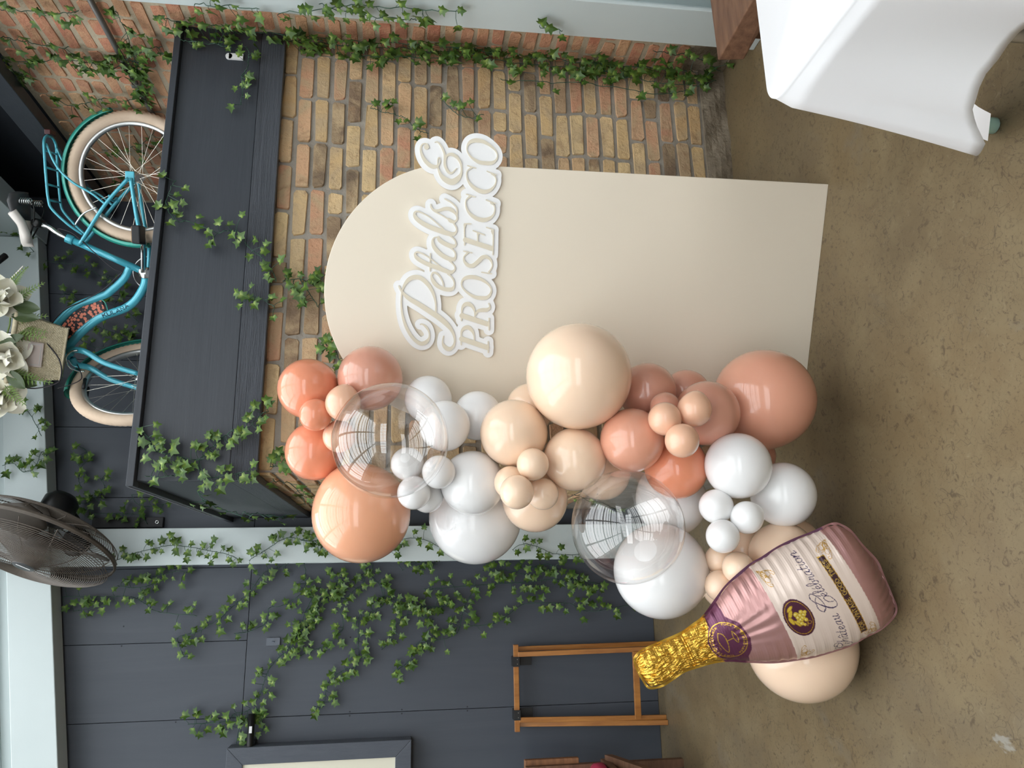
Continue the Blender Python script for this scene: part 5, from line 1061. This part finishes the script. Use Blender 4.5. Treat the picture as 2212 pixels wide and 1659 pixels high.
# saddle
def saddle():
    m = MB(); w_ = MB()
    st = [(.098,.030,.868),(.112,.080,.878),(.150,.100,.882),(.195,.088,.876),(.235,.060,.868),(.275,.034,.862),(.315,.026,.860),(.345,.022,.856),(.362,.008,.850)]
    def sec(x, hw_, z, lo): return [(x, hw_*math.cos(a)*(1.0), z+(.018*math.sin(a) if math.sin(a) > 0 else (lo*math.sin(a)))) for a in [2*math.pi*k/16 for k in range(16)]]
    for mb, sl in ((m, st[:5]), (w_, st[4:])):
        vs_ = []; 
        for x, hw_, z in sl: vs_ += sec(x, hw_, z, .035)
        n = 16; mb.add(vs_, [(i*n+k, i*n+(k+1) % n, (i+1)*n+(k+1) % n, (i+1)*n+k) for i in range(len(sl)-1) for k in range(n)]+[tuple(range(n)), tuple((len(sl)-1)*n+k for k in range(n))])
    sd = m.build('saddle', MT['saddle_dark'], bike, True); w_.build('saddle_nose', MT['saddle_white'], sd, True)
    sk = MB(); sk.tube([(.20,.088,.868),(.25,.055,.845),(.30,.033,.838),(.345,.026,.838)], .022, 8, flat=1.0); sk.build('saddle_skirt', MT['saddle_white'], sd, True)
    for e in (-.055,.055):
        MB().tube([(.145+.014*math.cos(a), e+.014*math.sin(a), .845-.05*a/(10*math.pi)) for a in [i*math.pi/6 for i in range(61)]], .0026, 5).build('spring', MT['chrome'], sd, True)
    MB().tube([(.145,-.055,.79),(.18,-.05,.785),(.25,-.03,.80),(.33,-.01,.835)], .004, 6).tube([(.145,.055,.79),(.18,.05,.785),(.25,.03,.80),(.33,.01,.835)], .004, 6).build('saddle_rail', MT['black_metal'], sd, True)
    MB().lathe([(.014,-.035),(.022,-.03),(.022,.03),(.014,.035)], 14, Matrix.Translation((.245,0,.792)) @ Matrix.Rotation(R2(90),4,'X')).build('saddle_clamp', MT['black_metal'], sd, True)
saddle()
bt('seat_post', [(.318,0,.645),(.291,0,.705),(.262,0,.745),(.247,0,.79)], .0125, 'chrome')
MB().lathe([(.021,-.018),(.023,-.016),(.023,.016),(.021,.018)], 16, Matrix.Translation((.318,0,.648)) @ Matrix.Rotation(R2(-23),4,'Y')).build('seat_clamp', MT['teal'], bike, True)
# fork, handlebar, brakes
cr0 = Vector((.902,0,.635))
for s_ in (-1, 1):
    o = fa*s_*.052
    bt('fork_blade', [cr0+fa*s_*.012+Vector((0,0,.03)), cr0+o*.9+Vector((0,0,.012))+fe*.01, cr0+o+fe*.03-Vector((0,0,.06)), (cr0+FC)/2+o+fe*.02, FC+o], [.018,.0125])
    bt('brake_arm', [cr0+o*1.3+fe*.04+Vector((0,0,-.03)), cr0+o*1.2+fe*.045+Vector((0,0,-.0)), cr0+o*.6+fe*.05+Vector((0,0,.03)), cr0+fe*.05+Vector((0,0,.035))], .005, 'chrome', 6)
    bt('brake_pad', [FC+fe*.02+o*.55+Vector((0,0,.255)), FC+fe*.09+o*.55+Vector((0,0,.24))], .009, 'black', 6)
bt('rear_brake_arm', [(.16,.05,.50),(.19,.045,.56),(.235,.035,.60),(.26,.02,.62)], .005, 'chrome', 6)
bt('handlebar_stem', [(.83,0,.86),(.80,0,.94),(.80,.02,1.0)], .013, 'chrome')
hb = [Vector((.80,.02,1.0))+fa*k*.30-fe*b+Vector((0,0,z)) for k, b, z in ((-1,.26,-.03),(-.95,.12,.02),(-.6,.0,.06),(-.2,.02,.02),(0,.02,0),(.2,.02,.02),(.6,.0,.06),(.95,.12,.02),(1,.26,-.03))]
bt('handlebar', hb, .011, 'chrome')
bt('grip', [hb[0], hb[0].lerp(hb[1],.75)], .016, 'black'); bt('grip', [hb[-1], hb[-1].lerp(hb[-2],.75)], .016, 'black')
BI = BKF.inverted(); L_ = lambda *p: BI @ Vector(p)
bt('brake_lever', [L_(1.43,3.78,3.44), L_(1.47,3.765,3.40), L_(1.51,3.75,3.36), L_(1.545,3.74,3.33)], [.007,.0035], 'saddle_white', 6)
bt('brake_cable', [(.305,.022,.66),(.27,.03,.69),(.29,.035,.62),(.36,.03,.545),(.43,.03,.47),(.46,.03,.43),(.47,.025,.40),(.495,.022,.425),(.56,.024,.49),(.61,.024,.57),(.67,.024,.68),(.75,.024,.75),(.83,.02,.80)], .0028, 'cable', 6)
bt('brake_cable', [L_(1.36,3.75,3.33), L_(1.20,3.77,3.22), L_(1.09,3.80,3.135), L_(1.00,3.82,3.125), L_(.97,3.83,3.16), L_(.955,3.85,3.25), L_(.97,3.87,3.34)], .0032, 'cable', 6)
bt('brake_cable', [L_(1.10,3.92,3.10), L_(1.02,3.87,3.05), L_(.985,3.86,3.08), L_(.96,3.86,3.15)], .0024, 'cable', 6)
# patterned guard between the tubes, wire edge, decal
gp = [(.600,.478),(.640,.532),(.668,.575),(.705,.622),(.75,.668),(.80,.71),(.84,.745)]
lp = [(.60,.478),(.672,.482),(.71,.545),(.76,.605),(.81,.655),(.86,.70),(.89,.72)]
up_ = [(.612,.508),(.640,.585),(.68,.642),(.735,.69),(.79,.73),(.835,.76)]
low_ = [(.700,.515),(.735,.565),(.775,.61),(.815,.65),(.86,.69)]
pgy = up_[:] + list(reversed(low_)) + [(.665,.495)]
MB().prism(pgy, -.006, .006, Matrix(((1,0,0,0),(0,0,-1,0),(0,1,0,0),(0,0,0,1)))).build('frame_guard', MT['guard'], bike)
bt('guard_edge', [(.665,.008,.480),(.625,.008,.492),(.607,.008,.525),(.625,.008,.575),(.66,.008,.62)], .003, 'teal_green', 6)
pth = catmull([(x, z) for x, _, z in [(.63,0,.372),(.652,0,.399),(.668,0,.433),(.679,0,.465),(.694,0,.50)]], 6)
pth = [(-x, z) for x, z in reversed(pth)]      # read from the +y side, where local x runs to the left
dk = MB()
# letters run along the tube; local up is towards the upper tube
for q in text_path('KULANA', [(x+.009, z+.005) for x, z in pth][::-1] if pth[0][1] < pth[-1][1] else [(x-.008, z-.004) for x, z in pth], .019, .002, .22, .4):
    q2 = [(-x, .0208, z) for x, z, _ in q]
    if len(q2) > 1: dk.tube(q2, .0019, 4)
dk.build('brand_decal', MT['ink'], bike)
# ---------------------------------------------------------------- wicker basket
b1, b0 = Vector((1.001,3.857,3.145)), Vector((1.244,3.788,3.109)); exb = (b0-b1).normalized(); ezb = Vector((0,-.37,.93)); ezb = (ezb-exb*exb.dot(ezb)).normalized(); eyb = ezb.cross(exb)
WKF = frame((b0+b1)/2, exb, eyb, ezb)
bas = thing('wicker_basket', 'cream wicker basket on the bicycle handlebar filled with flowers', 'basket', mat=WKF)
def bface(c0, c1, c2, c3, name, nu, nv):
    c0, c1, c2, c3 = (Vector(c) for c in (c0,c1,c2,c3)); n_ = (c1-c0).cross(c3-c0).normalized()
    def f(u, v):
        p = c0.lerp(c1, u).lerp(c3.lerp(c2, u), v); return p + n_*(.0030*math.sin(u*nu*2*math.pi)*math.cos(v*nv*math.pi) + .0012*math.sin(v*nv*2*math.pi))
    m = MB().grid(f, nu*4, nv*4); return m.build(name, MT['wicker'], bas, True)
hb_, ht_ = .126, .165; D0, D1, HH = .17, .22, .215
Bq = [(-hb_,0,0),(hb_,0,0),(hb_,D0,0),(-hb_,D0,0)]; Tq = [(-ht_,-.02,HH),(ht_,-.02,HH),(ht_,D1,HH),(-ht_,D1,HH)]
for i, nm in ((0,24),(1,16),(2,24),(3,16)):
    j = (i+1) % 4; bface(Bq[i], Bq[j], Tq[j], Tq[i], 'woven_side', nm, 34)
bface(Bq[0], Bq[3], Bq[2], Bq[1], 'woven_base', 12, 16)
rim_ = []
for i in range(4):
    a, b = Vector(Tq[i]), Vector(Tq[(i+1) % 4]); rim_ += [a.lerp(b, .08), a.lerp(b, .5), a.lerp(b, .92)]
MB().tube(catmull(rim_, 4, True), .011, 8, closed=True).build('rim_braid', MT['wicker'], bas, True)
for i in range(4):
    j = (i+1) % 4; MB().tube([Bq[i], Bq[j]], .006, 6).build('base_braid', MT['wicker'], bas, True)
tg_ = MB().box((-.075,-.0215,.085),(.045,-.0095,.150), Matrix.Rotation(R2(-2),4,'Y')).build('plaque', MT['tag'], bas, bevel=.003)
for (x0, z0, x1, z1) in ((-.065,.138,.035,.1405),(-.065,.0945,.035,.097),(-.065,.0945,-.0625,.1405),(.0325,.0945,.035,.1405)):
    MB().box((x0,-.0228,z0),(x1,-.0214,z1), Matrix.Rotation(R2(-2),4,'Y')).build('plaque_border', MT['steel'], tg_)
# ---------------------------------------------------------------- flowers in the basket
def petal_mesh(L, W, cup, name='petal'):
    def f(u, v):
        x = (v-.5)*2; wd = W*math.sin(math.pi*min(1, .08+u*.86))**.75; return (x*wd/2, u*L, cup*(u*u) + .28*W*x*x*(1-u*.3))
    return MB().grid(f, 8, 8).mesh(name, MT['petal'], True)
PT = [petal_mesh(.085,.075,.045), petal_mesh(.10,.085,.028), petal_mesh(.11,.09,.008)]
def flower(c, dirn, lab, sc_=1, seed=0):
    r = random.Random(seed); z = Vector(dirn).normalized(); x = z.orthogonal().normalized(); y = z.cross(x)
    t = thing('white_flower', lab, 'flower', mat=frame(c, x, y, z) @ Matrix.Scale(sc_*1.15, 4), group='white flowers in the basket')
    for ring, (n, tilt) in enumerate(((3,62),(4,36),(5,8))):
        for k in range(n):
            o = link('petal', PT[ring], t); o.rotation_euler = Euler((R2(tilt+r.uniform(-6,6)), 0, 0)); o.rotation_euler = (Matrix.Rotation(2*math.pi*k/n+ring*.5+r.uniform(-.15,.15),4,'Z') @ Matrix.Rotation(R2(tilt+r.uniform(-6,6)),4,'X')).to_euler(); o.location = (0,0,.004*(3-ring))
    s_ = MB().tube([(0,0,0),(0,0,-.05),(.01,.02,-.11)], .004, 6).build('stem', MT['fern'], t)
    MB().lathe([(.002,0),(.012,.006),(.011,.02),(.003,.03)], 10).build('pistil', MT['fern'], t)
cam_v = Vector((-.27,-.95,-.42))
flower((1.337,3.675,3.372), cam_v+Vector((.4,0,-.2)), 'open white magnolia hanging over the saddle side of the basket', 1.0, 1)
flower((1.082,3.739,3.35), cam_v+Vector((-.1,0,-.1)), 'open white magnolia in the middle of the basket front', 1.0, 2)
flower((0.923,3.85,3.393), cam_v+Vector((-.6,0,-.1)), 'white magnolia drooping over the basket end nearest the fan', .95, 3)
def big_leaf(L, W):
    def f(u, v):
        x = (v-.5)*2; wd = W*math.sin(math.pi*min(1, u*.96+.02))**.7; return (x*wd/2, u*L, .12*W*abs(x)-.25*L*u*u*.4)
    return MB().grid(f, 10, 6).mesh('leaf', MT['bigleaf'], True)
LFM = big_leaf(.12,.062)
sp = thing('magnolia_foliage', 'dark glossy magnolia leaves hanging over the basket rim', 'foliage', (1.315,3.70,3.315))
for (p, d_, nn, s_) in (((0,-.02,.0),(-.12,-.1,-1),(-.1,-1,-.3),1.0),((-.05,-.02,.0),(-.1,-.1,-1),(.2,-1,-.3),1.0),((-.14,.0,.06),(-.4,-.1,-.6),(-.1,-1,0),.95),((-.30,.05,.02),(-.7,0,-.7),(-.1,-1,.2),1.0),((-.33,.08,.0),(-.3,0,-1),(.1,-1,.2),.9),((-.18,.0,.03),(.2,-.1,-.5),(0,-1,.3),.8),((-.02,0,.09),(.6,-.2,-.2),(0,-1,.2),.9)):
    y_ = Vector(d_).normalized(); z_ = Vector(nn); z_ = (z_-y_*z_.dot(y_)).normalized(); o = link('leaf', LFM, sp); o.matrix_local = frame(p, y_.cross(z_), y_, z_) @ Matrix.Scale(s_, 4)
MB().tube([(0,0,.02),(-.08,.03,.03),(-.16,.05,.05),(-.3,.08,.04)], .004, 6).build('twig', MT['fern'], sp)
def frond(org, dirn, L, lab, seed):
    r = random.Random(seed); t = thing('fern_frond', lab, 'fern', org, group='fern fronds in the basket'); y_ = Vector(dirn).normalized(); s0 = y_.cross(Vector((.2,-1,.2))).normalized(); n_ = s0.cross(y_)
    P = [y_*L*u + Vector((0,0,-.25*L*u*u)) for u in [i/10 for i in range(11)]]; MB().tube(P, .0018, 5).build('rachis', MT['fern'], t)
    lf = MB().add([(0,0,0),(-.006,.014,.002),(0,.040,0),(.006,.014,.002)], [(0,1,2),(0,2,3)]).mesh('leaflet', MT['fern'])
    for i in range(1, 10):
        for e in (-1, 1):
            d_ = (s0*e + y_*.6).normalized(); z_ = (n_-d_*n_.dot(d_)).normalized(); o = link('leaflet', lf, t); o.matrix_local = frame(P[i], d_.cross(z_), d_, z_) @ Matrix.Scale(1.15-.09*i+.1, 4)
for i, (o_, d_, L) in enumerate((((1.36,3.80,3.33),(.25,-.1,-.3),.13),((1.27,3.82,3.34),(.1,-.15,-1),.13),((1.22,3.83,3.33),(-.1,-.1,-1),.12),((1.02,3.87,3.36),(-.2,-.1,-1),.12),((.96,3.89,3.37),(-.6,-.1,-.5),.13),((1.19,3.83,3.36),(-.1,-.2,-1),.15),((1.42,3.80,3.37),(.9,0,-.3),.12),((1.0,3.88,3.33),(-.2,-.1,-1),.15))):
    frond((o_[0]-.01, o_[1]-.11, o_[2]-.02), d_, L, 'light green fern frond spilling out of the wicker basket', i)

# ================================================================ table with white cloth
tb = thing('folding_table', 'rectangular table hidden under a white tablecloth', 'table', (1.5,.55,0))
MB().box((-.58,-.75,.715),(.6,.66,.742)).build('tabletop', MT['wood_brown'], tb)
for x_, y_ in ((-.5,.55),(.5,.55),(-.5,-.65),(.5,-.65)): MB().tube([(x_,y_,0),(x_,y_,.715)], .014, 8).build('leg', MT['steel'], tb, True)
def cloth():
    x0, y1, ro = .90, 1.23, .045; P = []; Nn = []
    for i in range(60): P.append((x0, -.25+(y1-ro+.25)*i/60)); Nn.append((-1,0))
    for i in range(13):
        a = math.pi - math.pi/2*i/12; P.append((x0+ro+ro*math.cos(a), y1-ro+ro*math.sin(a))); Nn.append((math.cos(a), math.sin(a)))
    for i in range(1, 50): P.append((x0+ro+1.2*i/49, y1)); Nn.append((0,1))
    n = len(P); K = 26
    Yk = [-.25,.9,1.02,1.05,1.12,1.15,1.2]; Zk = [.43,.43,.434,.444,.412,.378,.33]
    Xk = [.93,1.0,1.1,1.25,1.6,2.2]; Zx = [.335,.41,.43,.43,.43,.43]
    vs_ = []
    for i, ((x, y_), (nx, ny)) in enumerate(zip(P, Nn)):
        if i < 60: hem = float(np.interp(y_, Yk, Zk)); corner = math.exp(-((y1-ro-y_)/.12)**2)
        elif i < 73: hem = float(np.interp(i, [60,66,72], [.335,.282,.34])); corner = 1
        else: hem = float(np.interp(x, Xk, Zx)); corner = math.exp(-((x-x0-ro)/.12)**2)
        for k in range(K+1):
            t = (k/K)**1.7; z = .7455 - (.7455-hem)*t
            sh = .004+.010*min(1, t*12)
            fold = .014*t*math.sin(i*.33+1.0) + .010*t*t*math.sin(i*.71)
            off = sh + .030*t + corner*(.012*t*t+.008*t) + (.02*t if 60 <= i < 73 else 0) + fold*(1-.55*corner)
            if i < 60 and 38 < i < 58: off += .012*t*math.sin((i-38)/20*math.pi*2)
            zz = z + (.006 if k == 0 else 0)
            vs_.append((x+nx*off, y_+ny*off, zz))
    fs = [(i*(K+1)+k, (i+1)*(K+1)+k, (i+1)*(K+1)+k+1, i*(K+1)+k+1) for i in range(n-1) for k in range(K)]
    m = MB(); m.add(vs_, fs)
    # top: rows of the perimeter joined to the far edge
    top = [vs_[i*(K+1)] for i in range(n)]; c0 = len(m.v)
    m.add(top, []); m.add([(2.15,-.25,.7515)], []); tip = len(m.v)-1
    m.f += [(c0+i, c0+i+1, tip) for i in range(n-1)]
    o = m.build('tablecloth', MT['cloth'], None, True)
    md = o.modifiers.new('thick', 'SOLIDIFY'); md.thickness = .0015
    tag(o, 'plain white cloth draped over the table corner', 'tablecloth'); return o
tc_ = cloth()
# stitched hem along the drape and an inner corner seen below it
flp = MB().grid(lambda u, v: (1.0+.10*u+.04*v, 1.34+.16*v+.05*u, .16-.13*v*(1-.5*u)+.02*math.sin(u*4)), 8, 8).build('inner_corner', MT['cloth'], tc_, True)
gb = MB().lathe([(.016,0),(.02,.004),(.021,.05),(.018,.056)], 14).build('glass_block', MT['green_glass'], smooth=True); gb.location = (1.085,1.50,0); tag(gb, 'small pale green glass holder on the floor beside the tablecloth', 'holder')
# ---------------------------------------------------------------- wooden bench behind the table
be = thing('wooden_bench', 'worn brown wooden bench behind the white table', 'bench', (1.66,1.2,0))
m = MB(); m.add([(0,.14,.40),(.50,.14,.40),(.50,.84,.385),(-.03,.80,.385),(0,.14,.462),(.50,.14,.462),(.50,.86,.458),(-.012,.835,.458)], ((3,2,1,0),(4,5,6,7),(0,1,5,4),(1,2,6,5),(2,3,7,6),(3,0,4,7)))
m.build('seat_plank', MT['wood_brown'], be, bevel=.004)
for x_, y_ in ((.06,.20),(.44,.20),(.06,.74),(.44,.74)): MB().box((x_-.03,y_-.03,0),(x_+.03,y_+.03,.392)).build('leg', MT['wood_brown'], be)
for y_, z_ in ((.55,.4625),(.40,.4632)):
    MB().box((.02,y_,z_-.001),(.035,y_+.02,z_)).build('paint_chip', MT['white_plastic'], be)
# ---------------------------------------------------------------- folded tray stand
ts = thing('tray_stand', 'folded honey-coloured wooden tray stand leaning on the navy wall', 'tray stand', (-.56,4.44,0))
def bar(name, a, b, w_=.013, d=.010, mat='wood_honey', par=ts):
    a, b = Vector(a)-Vector((.0,.0,0)), Vector(b); z = (b-a); L = z.length; z.normalize(); y_ = Vector((0,1,0)); y_ = (y_-z*y_.dot(z)).normalized() if abs(z.y) < .9 else Vector((0,0,1)); x = y_.cross(z)
    return MB().box((-w_,-d,0),(w_,d,L), frame(a, x, y_, z)).build(name, MT[mat], par, bevel=.002)
bar('top_rail', (-.228,-.008,.836), (.222,-.008,.836), .014, .012); bar('top_rail', (-.215,.03,.828), (.215,.03,.828), .012, .010)
bar('leg', (.170,-.012,.824), (.182,-.075,.0)); bar('leg', (.196,.03,.82), (.200,.045,.0)); bar('leg', (-.168,-.012,.824), (-.185,-.03,.0)); bar('leg', (-.196,.03,.82), (-.208,-.055,.0))
bar('cross_bar', (-.186,-.035,.162), (.172,-.072,.168), .017, .009)
for x_ in (-.143,.132):
    MB().box((x_-.026,-.024,.818),(x_+.026,.048,.854)).box((x_-.026,.046,.74),(x_+.026,.049,.83)).build('strap', MT['black'], ts)
    for e in (-.012,.012): MB().lathe([(.003,0),(.002,.002)], 8, Matrix.Translation((x_+e,-.024,.83)) @ Matrix.Rotation(R2(90),4,'X')).build('rivet', MT['chrome'], ts)
# ---------------------------------------------------------------- framed board and pipe
fb = thing('framed_board', 'cream board in a thick navy wooden frame hung on the navy wall', 'framed board', (-.80,4.42,1.407))
def fpoly(name, pts): MB().prism(pts, 0, .1, Matrix(((1,0,0,0),(0,0,1,0),(0,1,0,0),(0,0,0,1)))).build(name, MT['navy_frame'], fb, bevel=.003)
Wf, Hf, ff = -1.05, .943, .083
fpoly('frame_rail', [(0,0),(-ff,ff),(-ff,Hf-ff),(0,Hf)]); fpoly('frame_rail', [(0,Hf),(-ff,Hf-ff),(Wf+ff,Hf-ff),(Wf,Hf)]); fpoly('frame_rail', [(Wf,Hf),(Wf+ff,Hf-ff),(Wf+ff,ff),(Wf,0)]); fpoly('frame_rail', [(Wf,0),(Wf+ff,ff),(-ff,ff),(0,0)])
MB().box((Wf+ff-.005,.012,ff-.005),(-ff+.005,.03,Hf-ff+.005)).build('board', MT['board_cream'], fb)
pp = thing('wall_pipe', 'short black metal pipe sticking out beside the framed board', 'pipe', (-.72,4.45,2.241))
MB().tube([(-.30,0,0),(.076,0,0)], .0175, 14).build('tube', MT['black_metal'], pp, True); MB().box((-.015,-.0185,-.008),(.018,-.016,.006)).build('sticker', MT['white_plastic'], pp); MB().box((-.12,.01,-.02),(-.06,.075,.02)).build('wall_bracket', MT['black_metal'], pp)
hk = MB().box((-.31,4.512,2.128),(-.27,4.5235,2.20)).tube([(-.29,4.51,2.17),(-.29,4.495,2.165),(-.29,4.492,2.155)], .003, 6).build('adhesive_hook', MT['clear_plastic']); tag(hk, 'small clear plastic hook stuck to the navy wall among ivy', 'hook')
# ---------------------------------------------------------------- chair at the frame edge
ch = thing('wooden_chair', 'brown wooden chair with a crimson cushion by the navy wall', 'chair', (-1.12,4.15,0))
MB().box((-.22,.05,.549),(.236,.085,.832)).build('backrest', MT['wood_crate'], ch, bevel=.004)
MB().box((-.22,-.36,.40),(.225,.06,.435)).build('seat', MT['wood_brown'], ch, bevel=.004)
MB().lathe([(.0,0),(.20,0),(.225,.02),(.22,.06),(.18,.085),(.0,.09)], 24, Matrix.Translation((.012,-.10,.437)) @ Matrix.Scale(1.0,4)).build('cushion', MT['red'], ch, True)
for x_, y_, h_ in ((-.19,.04,.83),(.19,.04,.83),(-.19,-.33,.40),(.19,-.33,.40)): MB().box((x_-.02,y_-.02,0),(x_+.02,y_+.02,h_)).build('leg', MT['wood_brown'], ch)
m = MB().add([(.20,-.34,.30),(.25,-.34,.30),(.25,.02,.42),(.20,.02,.42),(.20,-.34,.26),(.25,-.34,.26),(.25,.02,.38),(.20,.02,.38)], ((3,2,1,0),(4,5,6,7),(0,1,5,4),(1,2,6,5),(2,3,7,6),(3,0,4,7))).build('brace', MT['wood_brown'], ch)
# ---------------------------------------------------------------- wall fan
FNZ = Vector((-.899,-.379,.22)).normalized(); FNX = Vector((0,0,1)).cross(FNZ).normalized(); FNY = FNZ.cross(FNX); FO = Vector((.23,4.107,3.257)); FR = .377
FF4 = frame(FO, FNX, FNY, FNZ)
fan = thing('wall_fan', 'large dusty black wall fan with a wire cage', 'fan', mat=FF4)
zf = lambda r, s_: s_*(.03+.095*math.sqrt(max(0, 1-(r/FR)**2)))
def guard(name, s_, nr):
    m = MB()
    for i in range(nr):
        r = .055+(FR-.012-.055)*i/(nr-1); m.tube([(r*math.cos(a), r*math.sin(a), zf(r, s_)) for a in [2*math.pi*k/44 for k in range(44)]], .0019, 4, closed=True)
    g = m.build(name, MT['fan_wire'], fan); g['kind'] = 'stuff'
    for k in range(14):
        a = 2*math.pi*k/14; MB().tube([(r*math.cos(a+.25*(r/FR)), r*math.sin(a+.25*(r/FR)), zf(r, s_)-.0028*s_) for r in [.05+(FR-.05)*j/10 for j in range(11)]], .0024, 5).build('guard_rib', MT['fan_wire'], g)
    return g
guard('front_guard', 1, 36); guard('rear_guard', -1, 26)
MB().tube([(FR*math.cos(a), FR*math.sin(a), 0) for a in [2*math.pi*k/64 for k in range(64)]], .006, 8, closed=True).lathe([(FR-.003,-.012),(FR+.002,-.012),(FR+.002,.012),(FR-.003,.012)], 64, None, False).build('rim_band', MT['fan_wire'], fan, True)
MB().lathe([(.001,.126),(.05,.126),(.058,.120),(.058,.112),(.001,.110)], 28).build('badge', MT['black_metal'], fan, True)
MB().box((-.034,-.004,.1262),(.034,.004,.1270), Matrix.Rotation(R2(50),4,'Z')).build('badge_mark', MT['white_plastic'], fan)
for k in range(3):
    def bf(u, v, k=k):
        r = .05+u*(FR-.09); a = 2*math.pi*k/3 + (v-.5)*(1.15-.25*u) + .3*u; return (r*math.cos(a), r*math.sin(a), -.03+.075*(v-.5)+.01*u)
    MB().grid(bf, 10, 8).build('blade', MT['fan_blade'], fan, True).modifiers.new('t','SOLIDIFY').thickness = .003
MB().lathe([(.001,.02),(.05,.02),(.06,.0),(.06,-.03),(.001,-.03)], 24).build('hub', MT['black_metal'], fan, True)
MB().lathe([(.001,-.12),(.07,-.12),(.085,-.15),(.085,-.24),(.06,-.27),(.001,-.27)], 24).build('motor_housing', MT['black_metal'], fan, True)
fi = FF4.inverted()
MB().tube([(0,0,-.2), fi @ Vector((.40,4.30,3.20)), fi @ Vector((.33,4.40,3.18))], .022, 10).build('bracket_arm', MT['black_metal'], fan, True)
MB().lathe([(.07,0),(.075,.02),(.05,.03)], 20, fi @ Matrix.Translation((.25,4.388,3.18)) @ Matrix.Rotation(R2(90),4,'X')).build('wall_plate', MT['black_metal'], fan, True)
